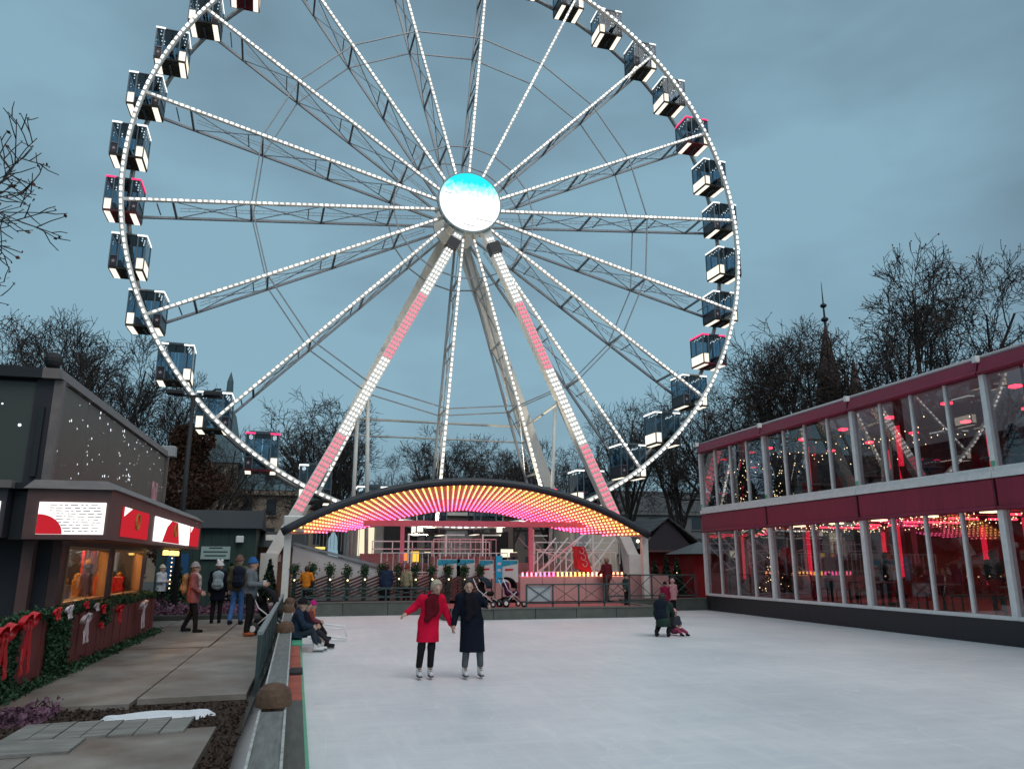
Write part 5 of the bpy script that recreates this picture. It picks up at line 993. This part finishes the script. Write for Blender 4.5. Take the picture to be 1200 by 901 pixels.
    for sd in 'lr':
        a = J['a' + sd]; f_ = feet[sd]; toe = a + f_ * .15
        if skates:
            bt = solid_obj('skate', [(a + V(0, .012, .10), a + V(0, .012, -.01), .052, .047), (a + V(0, .02, -.02), toe + V(0, 0, -.03), .045, .036, (.95, 1, .9))], shoe_m, e_, .009, .02)
            up_ = V(0, 0, 1); heel = a - f_ * .055
            MB().bar(heel - up_ * .066, toe + f_ * .02 - up_ * .066, .075, .018).build('sole', M_dark, bt); MB().bar(heel - up_ * .088 - f_ * .02, toe + f_ * .035 - up_ * .088, .008, .03).build('blade', mat('blade_steel', (.5, .52, .54), .25, .9), bt)
            lc = MB()
            for i in range(4): lc.bar(a + f_ * (.052 + .006 * i) + V(-.025, 0, .075 - .028 * i), a + f_ * (.052 + .006 * i) + V(.025, 0, .068 - .028 * i), .007)
            lc.build('lace', M_dark, bt, kind='stuff')
        else: solid_obj('shoe', [(a + V(0, .02, -.02), a + V(0, .02, -.045), .046, .045), (a - V(0, 0, .04), toe - V(0, 0, .048), .046, .038)], shoe_m, e_, h * .75, .02, [(a - V(0, 0, .088), V(0, 0, -1))])
    return e_

C_red = cloth('coat_red', (.60, .006, .040)); C_navy = cloth('coat_navy', (.007, .010, .020)); C_black = cloth('cloth_black', (.014, .014, .016)); C_grey = cloth('cloth_grey', (.10, .105, .115)); C_white = mat('skate_white', (.62, .61, .60), .5)
# skating pair
person('woman in a bright red coat on white skates holding hands, arm held out', (2.0, 13.85, 0), 0, 1.0,
       dict(pelvis=(.045, .02, .93), chest=(.09, .0, 1.20), neck=(.115, -.02, 1.385), head=(.165, -.065, 1.515), sl=(-.075, .0, 1.325), sr=(.255, .0, 1.325), el=(-.215, .03, 1.185), wl=(-.355, -.06, 1.10), er=(.365, .02, 1.08), wr=(.44, -.03, .895), hl=(-.04, 0, .90), hr=(.13, 0, .90), kl=(-.075, -.04, .52), kr=(.10, -.03, .52), al=(-.10, .02, .12), ar=(.095, .02, .12), nl=(0.2, .1, -.95)),
       'coat', C_red, .61, C_black, C_white, mat('hair_blond', (.42, .36, .26), .7, 0, .25, 30, .5, 80), scarf_m=cloth('scarf_maroon', (.10, .006, .012)), skates=True, yaw=.25, nod=.35, h=.0105, hood=True)
person('person in a long dark navy coat on white skates, left of the pushchairs', (2.80, 13.72, 0), 0, 1.0,
       dict(pelvis=(.0, .02, .93), chest=(-.04, .0, 1.22), neck=(-.065, .0, 1.405), head=(-.08, -.03, 1.535), sl=(-.225, .0, 1.345), sr=(.095, .0, 1.345), el=(-.29, .03, 1.10), wl=(-.335, -.03, .90), er=(.215, -.02, 1.24), wr=(.235, -.22, 1.215), hl=(-.085, 0, .90), hr=(.09, 0, .90), kl=(-.10, -.02, .52), kr=(.13, -.02, .52), al=(-.12, .02, .12), ar=(.155, .02, .12)),
       'coat', C_navy, .44, C_grey, C_white, mat('hair_dark', (.015, .011, .010), .6, 0, .2, 30, .4, 80), scarf_m=cloth('scarf_black', (.010, .009, .013)), skates=True, yaw=-.05, nod=.12, h=.0105, fat=1.12, hood=True)
for sx_, z_, nm in ((.02, 1.0, 'button'), (.03, .86, 'button')): pass

def backpack(label, loc, rz, m_, s=1.0):
    e_ = empty('backpack', loc, rz, label, 'backpack'); ORG[e_.name] = np.zeros(3); e_.scale = (s, s, s)
    solid_obj('bag', [(V(-.07, 0, -.15), V(.07, 0, -.15), .085, .085, (1, .8, 1)), (V(-.06, 0, .13), V(.06, 0, .13), .085, .085, (1, .75, 1)), (V(0, 0, -.15), V(0, 0, .13), .12, .12, (1.1, .6, 1))], m_, e_, .015, .04)
    solid_obj('front_pocket', [(V(-.06, .075, -.12), V(.06, .075, -.12), .05, .05, (1, .7, 1)), (V(-.05, .075, -.03), V(.05, .075, -.03), .045, .045, (1, .6, 1))], m_, e_, .015, .04)
    for sx_ in (-1, 1): MB().tube([(sx_ * .09, -.07, -.18), (sx_ * .12, -.2, -.08), (sx_ * .12, -.30, .08), (sx_ * .10, -.22, .20), (sx_ * .08, -.06, .17)], .02, 6).build('strap', m_, e_, True)
    MB().tube([(-.04, -.04, .20), (-.03, -.04, .25), (.03, -.04, .25), (.04, -.04, .20)], .01, 6).build('handle', m_, e_, True)
# walkway group
stride = dict(kl=(-.09, -.10, .50), al=(-.09, -.13, .09), kr=(.09, -.01, .50), ar=(.09, .16, .11))
q = onZ(222, 741, .3); person('walker in dusty pink padded coat and grey beanie with tan backpack', q, pi * .52, .97, dict(el=(-.22, .0, 1.12), wl=(-.20, -.18, .98), er=(.22, .0, 1.12), wr=(.20, -.18, .98), **stride), 'coat', cloth('coat_pink', (.25, .085, .09)), .72, C_black, C_black, hat_m=cloth('beanie_grey', (.30, .27, .27)), scarf_m=cloth('scarf_pale', (.45, .36, .34)), group='people on the walkway', fat=1.05)
backpack('tan backpack on the walker in the pink coat', q + V(-.20, -.0, 1.15), pi * .52, cloth('pack_tan', (.30, .17, .085)))
q = onZ(252, 730, .3); person('person in black seen from behind with two white pompoms on the hat', q, pi, .99, None, 'coat', C_navy, .62, C_black, C_black, hat_m=cloth('hat_white', (.60, .60, .60)), pompom=2, group='people on the walkway', hood=True)
backpack('light blue backpack on the person in black', q + V(0, -.19, 1.18), pi, cloth('pack_lightblue', (.26, .34, .38)))
q = onZ(275, 732, .3); person('man in olive jacket and blue jeans seen from behind', q, pi * .93, 1.08, stride, 'jacket', cloth('jacket_olive', (.085, .082, .045)), .82, cloth('jeans_blue', (.05, .13, .32)), C_black, hat_m=cloth('beanie_striped', (.16, .10, .08)), group='people on the walkway', hood=True)
backpack('dark blue backpack on the man in the olive jacket', q + V(.02, -.21, 1.28), pi * .93, cloth('pack_darkblue', (.014, .018, .035)), 1.1)
q = onZ(290, 745, .3); person('person in grey hooded jacket and blue beanie holding a cup beside the railing', q, pi * .45, 1.03, dict(el=(-.22, -.02, 1.13), wl=(-.15, -.27, 1.12), er=(.22, -.02, 1.12), wr=(.13, -.28, 1.13)), 'jacket', cloth('jacket_grey', (.145, .165, .185)), .80, C_black, cloth('shoe_orange', (.30, .09, .04)), hat_m=cloth('beanie_blue', (.03, .12, .32)), group='people on the walkway', hood=True)
e_ = empty('paper_cup', q + V(.30, -.02, 1.13), label='white paper cup in the hands of the person in grey', cat='cup'); c_ = ORG[e_.name]; MB().tube([c_, c_ + V(0, 0, .11)], [.03, .042], 12).build('cup', mat('paper_white', (.7, .7, .68), .6), e_, True); MB().tube([c_ + V(0, 0, .11), c_ + V(0, 0, .122)], [.045, .04], 12).build('lid', mat('lid_grey', (.3, .3, .3), .5), e_)
q = onY(187, 700, 28.6); q[2] = .29; person('person in white jacket and pale beanie standing beyond the booth', q, pi * .35, .93, dict(el=(-.2, -.02, 1.12), wl=(-.12, -.24, 1.12), er=(.2, -.02, 1.12), wr=(.12, -.25, 1.12)), 'jacket', cloth('jacket_white', (.52, .55, .58)), .78, C_black, C_black, hat_m=cloth('beanie_pale', (.6, .55, .42)), group='people on the walkway')
# people at the slatted fence
q = onY(358, 700, 31.0); q[2] = .22; person('person in orange jacket with dark bun at the left end of the slatted fence', q, pi * .9, .95, dict(el=(-.25, -.05, 1.15), wl=(-.16, -.25, 1.2), er=(.25, -.05, 1.15), wr=(.16, -.25, 1.2)), 'jacket', cloth('jacket_orange', (.62, .20, .02)), .80, C_black, C_black, mat('hair_brown', (.03, .018, .012), .6), h=.016, group='people at the slatted fence')
q = onY(452, 700, 31.0); q[2] = .22; person('broad person in dark blue jacket at the slatted fence', q, pi, 1.0, None, 'jacket', cloth('jacket_blue', (.018, .03, .06)), .78, C_black, C_black, MATS['hair_brown'], h=.016, group='people at the slatted fence', fat=1.15)
q = onY(476, 700, 31.0); q[2] = .22; person('person in beige jacket and red hat at the slatted fence behind the skaters', q, pi * .8, .95, None, 'jacket', cloth('jacket_beige', (.28, .24, .15)), .8, C_black, C_black, hat_m=cloth('beanie_red', (.20, .04, .03)), h=.016, group='people at the slatted fence')
person('person in dark red jacket standing on the deck beside the red sleigh', (12.1, 31.05, .37), pi * 1.1, 1.06, dict(er=(.25, -.02, 1.14), wr=(.22, -.25, 1.05), **stride), 'jacket', cloth('jacket_darkred', (.13, .015, .025)), .8, cloth('trousers_brown', (.06, .035, .03)), C_black, mat('hair_grey', (.20, .15, .12), .6), h=.016)
person('child in dark green clothes behind the deck railing', (11.85, 28.4, .36), pi * .2, .68, None, 'jacket', cloth('jacket_green', (.02, .04, .035)), .75, C_black, C_black, hat_m=C_black, h=.018)
# seated skaters on the left edge (facing the ice)
sit = dict(pelvis=(0, 0, .40), chest=(0, -.10, .72), neck=(0, -.13, .90), head=(0, -.19, 1.03), sl=(-.17, -.11, .85), sr=(.17, -.11, .85), el=(-.22, -.22, .62), er=(.22, -.22, .62), wl=(-.14, -.42, .56), wr=(.14, -.42, .56), hl=(-.09, -.02, .38), hr=(.09, -.02, .38), kl=(-.13, -.42, .50), kr=(.13, -.40, .50), al=(-.12, -.52, .12), ar=(.13, -.60, .12))
person('adult in dark blue jacket and black cap sitting on the rink edge', (-.33, 18.5, -.02), pi / 2, 1.0, sit, 'jacket', cloth('jacket_petrol', (.018, .032, .055)), .34, cloth('trousers_slate', (.03, .04, .055)), C_white, hat_m=C_black, skates=True, group='people sitting on the rink edge', nod=.25, fat=1.1)
sit2 = dict(sit); sit2.update(kl=(-.12, -.40, .50), al=(-.1, -.70, .12), ar=(.12, -.72, .12))
person('seated person with brown hair between the dark blue adult and the child', (-.22, 19.15, -.02), pi / 2, .95, sit2, 'jacket', C_navy, .34, cloth('trousers_dark', (.03, .03, .035)), C_black, MATS['hair_brown'], skates=True, group='people sitting on the rink edge', nod=.3)
person('child in magenta hat and orange scarf sitting on the rink edge', (-.06, 19.85, .10), pi / 2, .80, sit, 'jacket', cloth('jacket_plum', (.16, .05, .06)), .34, C_black, C_black, hat_m=cloth('hat_magenta', (.50, .015, .20)), scarf_m=cloth('scarf_orange', (.5, .12, .03)), skates=True, group='people sitting on the rink edge', nod=.2)
e_ = empty('skating_aid', (.6, 21.2, 0), label='low metal skating frame lying on the ice behind the seated people', cat='skating aid')
for y_, z_ in ((20.9, .18), (21.5, .42)):
    MB().tube([(.05, y_, z_), (.95, y_ - .1, z_ - .10), (1.0, y_ - .1, .03)], .022, 6).build('tube', M_alu, e_, True); MB().tube([(.05, y_, z_ - .10), (.95, y_ - .1, z_ - .17 if z_ > .2 else .03)], .018, 6).build('tube', M_alu, e_, True)
MB().tube([(.05, 20.9, .18), (.05, 21.5, .42)], .022, 6).build('tube', M_alu, e_, True)
# crouching adult with child on the right
crouch = dict(pelvis=(0, .02, .36), chest=(.03, -.16, .66), neck=(.04, -.25, .82), head=(.06, -.33, .94), sl=(-.15, -.2, .77), sr=(.20, -.2, .77), el=(-.19, -.36, .56), er=(.26, -.34, .55), wl=(.0, -.50, .50), wr=(.22, -.52, .46), hl=(-.10, 0, .34), hr=(.10, 0, .34), kl=(-.15, -.36, .45), kr=(.20, -.34, .22), al=(-.12, .0, .10), ar=(.17, .06, .10))
q = onZ(778, 746, 0); person('adult in green jacket crouching on the ice with back to the camera', q, pi * .80, 1.05, crouch, 'jacket', cloth('jacket_forest', (.022, .045, .035)), .25, C_black, C_black, MATS['hair_brown'], hood=True)
backpack('black backpack on the crouching adult', q + V(-.07, -.02, .70), pi * .80, cloth('pack_black', (.012, .018, .028)), 1.15)
ch = dict(pelvis=(0, 0, .16), chest=(0, -.02, .50), neck=(0, -.03, .68), head=(0, -.05, .81), sl=(-.16, -.02, .63), sr=(.16, -.02, .63), el=(-.2, -.10, .44), er=(.2, -.1, .44), wl=(-.1, -.26, .36), wr=(.1, -.26, .36), hl=(-.09, 0, .14), hr=(.09, 0, .14), kl=(-.12, -.36, .22), kr=(.12, -.36, .22), al=(-.12, -.7, .11), ar=(.12, -.7, .11))
q = onZ(791, 744, 0); person('small child with pink hat and pink trousers sitting on the ice by the crouching adult', q + V(.02, .05, 0), pi * .02, .72, ch, 'jacket', cloth('jacket_charcoal', (.04, .045, .06)), .12, cloth('trousers_pink', (.36, .06, .12)), C_black, hat_m=cloth('hat_pink', (.60, .25, .28)))
q = onY(780, 705, 27.6); q[2] = 0; person('child in crimson jacket standing behind the crouching adult', q, pi * .8, .73, None, 'jacket', cloth('jacket_crimson', (.22, .012, .045)), .62, cloth('trousers_wine', (.10, .02, .03)), C_black, hat_m=C_black, skates=True, h=.018)
q = onY(789, 705, 27.8); q[2] = 0; person('child in pale pink hooded jacket and dark trousers behind the crouching adult', q, pi * 1.1, .79, None, 'jacket', cloth('jacket_palepink', (.52, .25, .27)), .72, C_black, C_black, hat_m=cloth('hood_palepink', (.55, .30, .32)), skates=True, h=.018)
# guests inside the marquee
for x_, y_, z_, rz_, mm2, lb in [(18.4, 21.9, .6, .8, C_navy, 'guest in dark clothes behind the middle ground floor panes'), (18.9, 18.2, .6, 2.0, C_grey, 'guest in grey by the right ground floor panes'), (18.6, 25.9, .6, 4.0, C_black, 'guest in black behind the far ground floor panes'), (18.3, 16.4, 3.95, 1.2, C_black, 'guest in black upstairs near the right picture edge'), (18.2, 23.4, .6, 2.6, MATS['jacket_green'], 'guest in dark green by the second ground floor bay')]:
    person(lb, (x_, y_, z_), rz_, 1.0, None, 'jacket', mm2, .78, C_black, C_black, MATS['hair_brown'], h=.02, hands=False, group='guests inside the marquee')

# pushchairs
def pushchair(label, loc, rz, hood_m, seat_m):
    e_ = empty('pushchair', loc, rz, label, 'pushchair', 'pushchairs'); ORG[e_.name] = np.zeros(3)
    for s in (-1, 1):
        MB().tube([(s * .24, -.35, .18), (s * .24, .25, .62), (s * .24, .45, 1.02)], .016, 6).build('frame', M_alu, e_, True); MB().tube([(s * .24, .32, .18), (s * .24, -.1, .55)], .014, 6).build('frame', M_alu, e_, True)
        for y_, r_ in ((-.38, .11), (.34, .15)):
            mb = MB(); mb.tube([(s * .27 - .02, y_, r_), (s * .27 + .02, y_, r_)], r_, 14); wh = mb.build('wheel', M_black, e_, True); MB().tube([(s * .27 - .024, y_, r_), (s * .27 + .024, y_, r_)], r_ * .5, 10).build('rim', M_alu, wh)
    MB().tube([(-.24, .45, 1.02), (.24, .45, 1.02)], .02, 6).build('push_bar', M_black, e_, True)
    solid_obj('seat', [(V(-.13, -.15, .48), V(.13, -.15, .48), .09, .09), (V(-.13, .15, .50), V(.13, .15, .50), .08, .08), (V(-.13, .24, .80), V(.13, .24, .80), .08, .08), (V(0, .15, .5), V(0, .24, .8), .1, .1)], seat_m, e_, .018, .08)
    hp = MB(); rings = []
    for i in range(7):
        a = -.15 + 1.75 * i / 6; rings.append([(x_, .16 - .36 * cos(a) * (1 - (x_ / .32) ** 4 * .3) + .05, .72 + .36 * sin(a) * (1 - (x_ / .30) ** 4 * .35)) for x_ in np.linspace(-.27, .27, 9)])
    hp.loft(rings, cap=False); o = hp.build('hood', hood_m, e_, True); o.modifiers.new('thick', 'SOLIDIFY').thickness = .015
    MB().cbox(-.2, .2, .05, .35, .2, .36, .03).build('basket', C_black, e_)
pushchair('pushchair with purple seat at the front of the red deck', (7.25, 28.3, .36), pi * .55, C_black, cloth('seat_purple', (.10, .018, .08))); pushchair('dark teal pushchair left of the purple one', (6.35, 28.5, .36), pi * .3, cloth('hood_teal', (.012, .03, .045)), C_black)
q = onZ(303, 743, .3); pushchair('black pushchair in front of the person in grey by the railing', q + V(.25, -.1, 0), pi * .45, C_black, C_black)
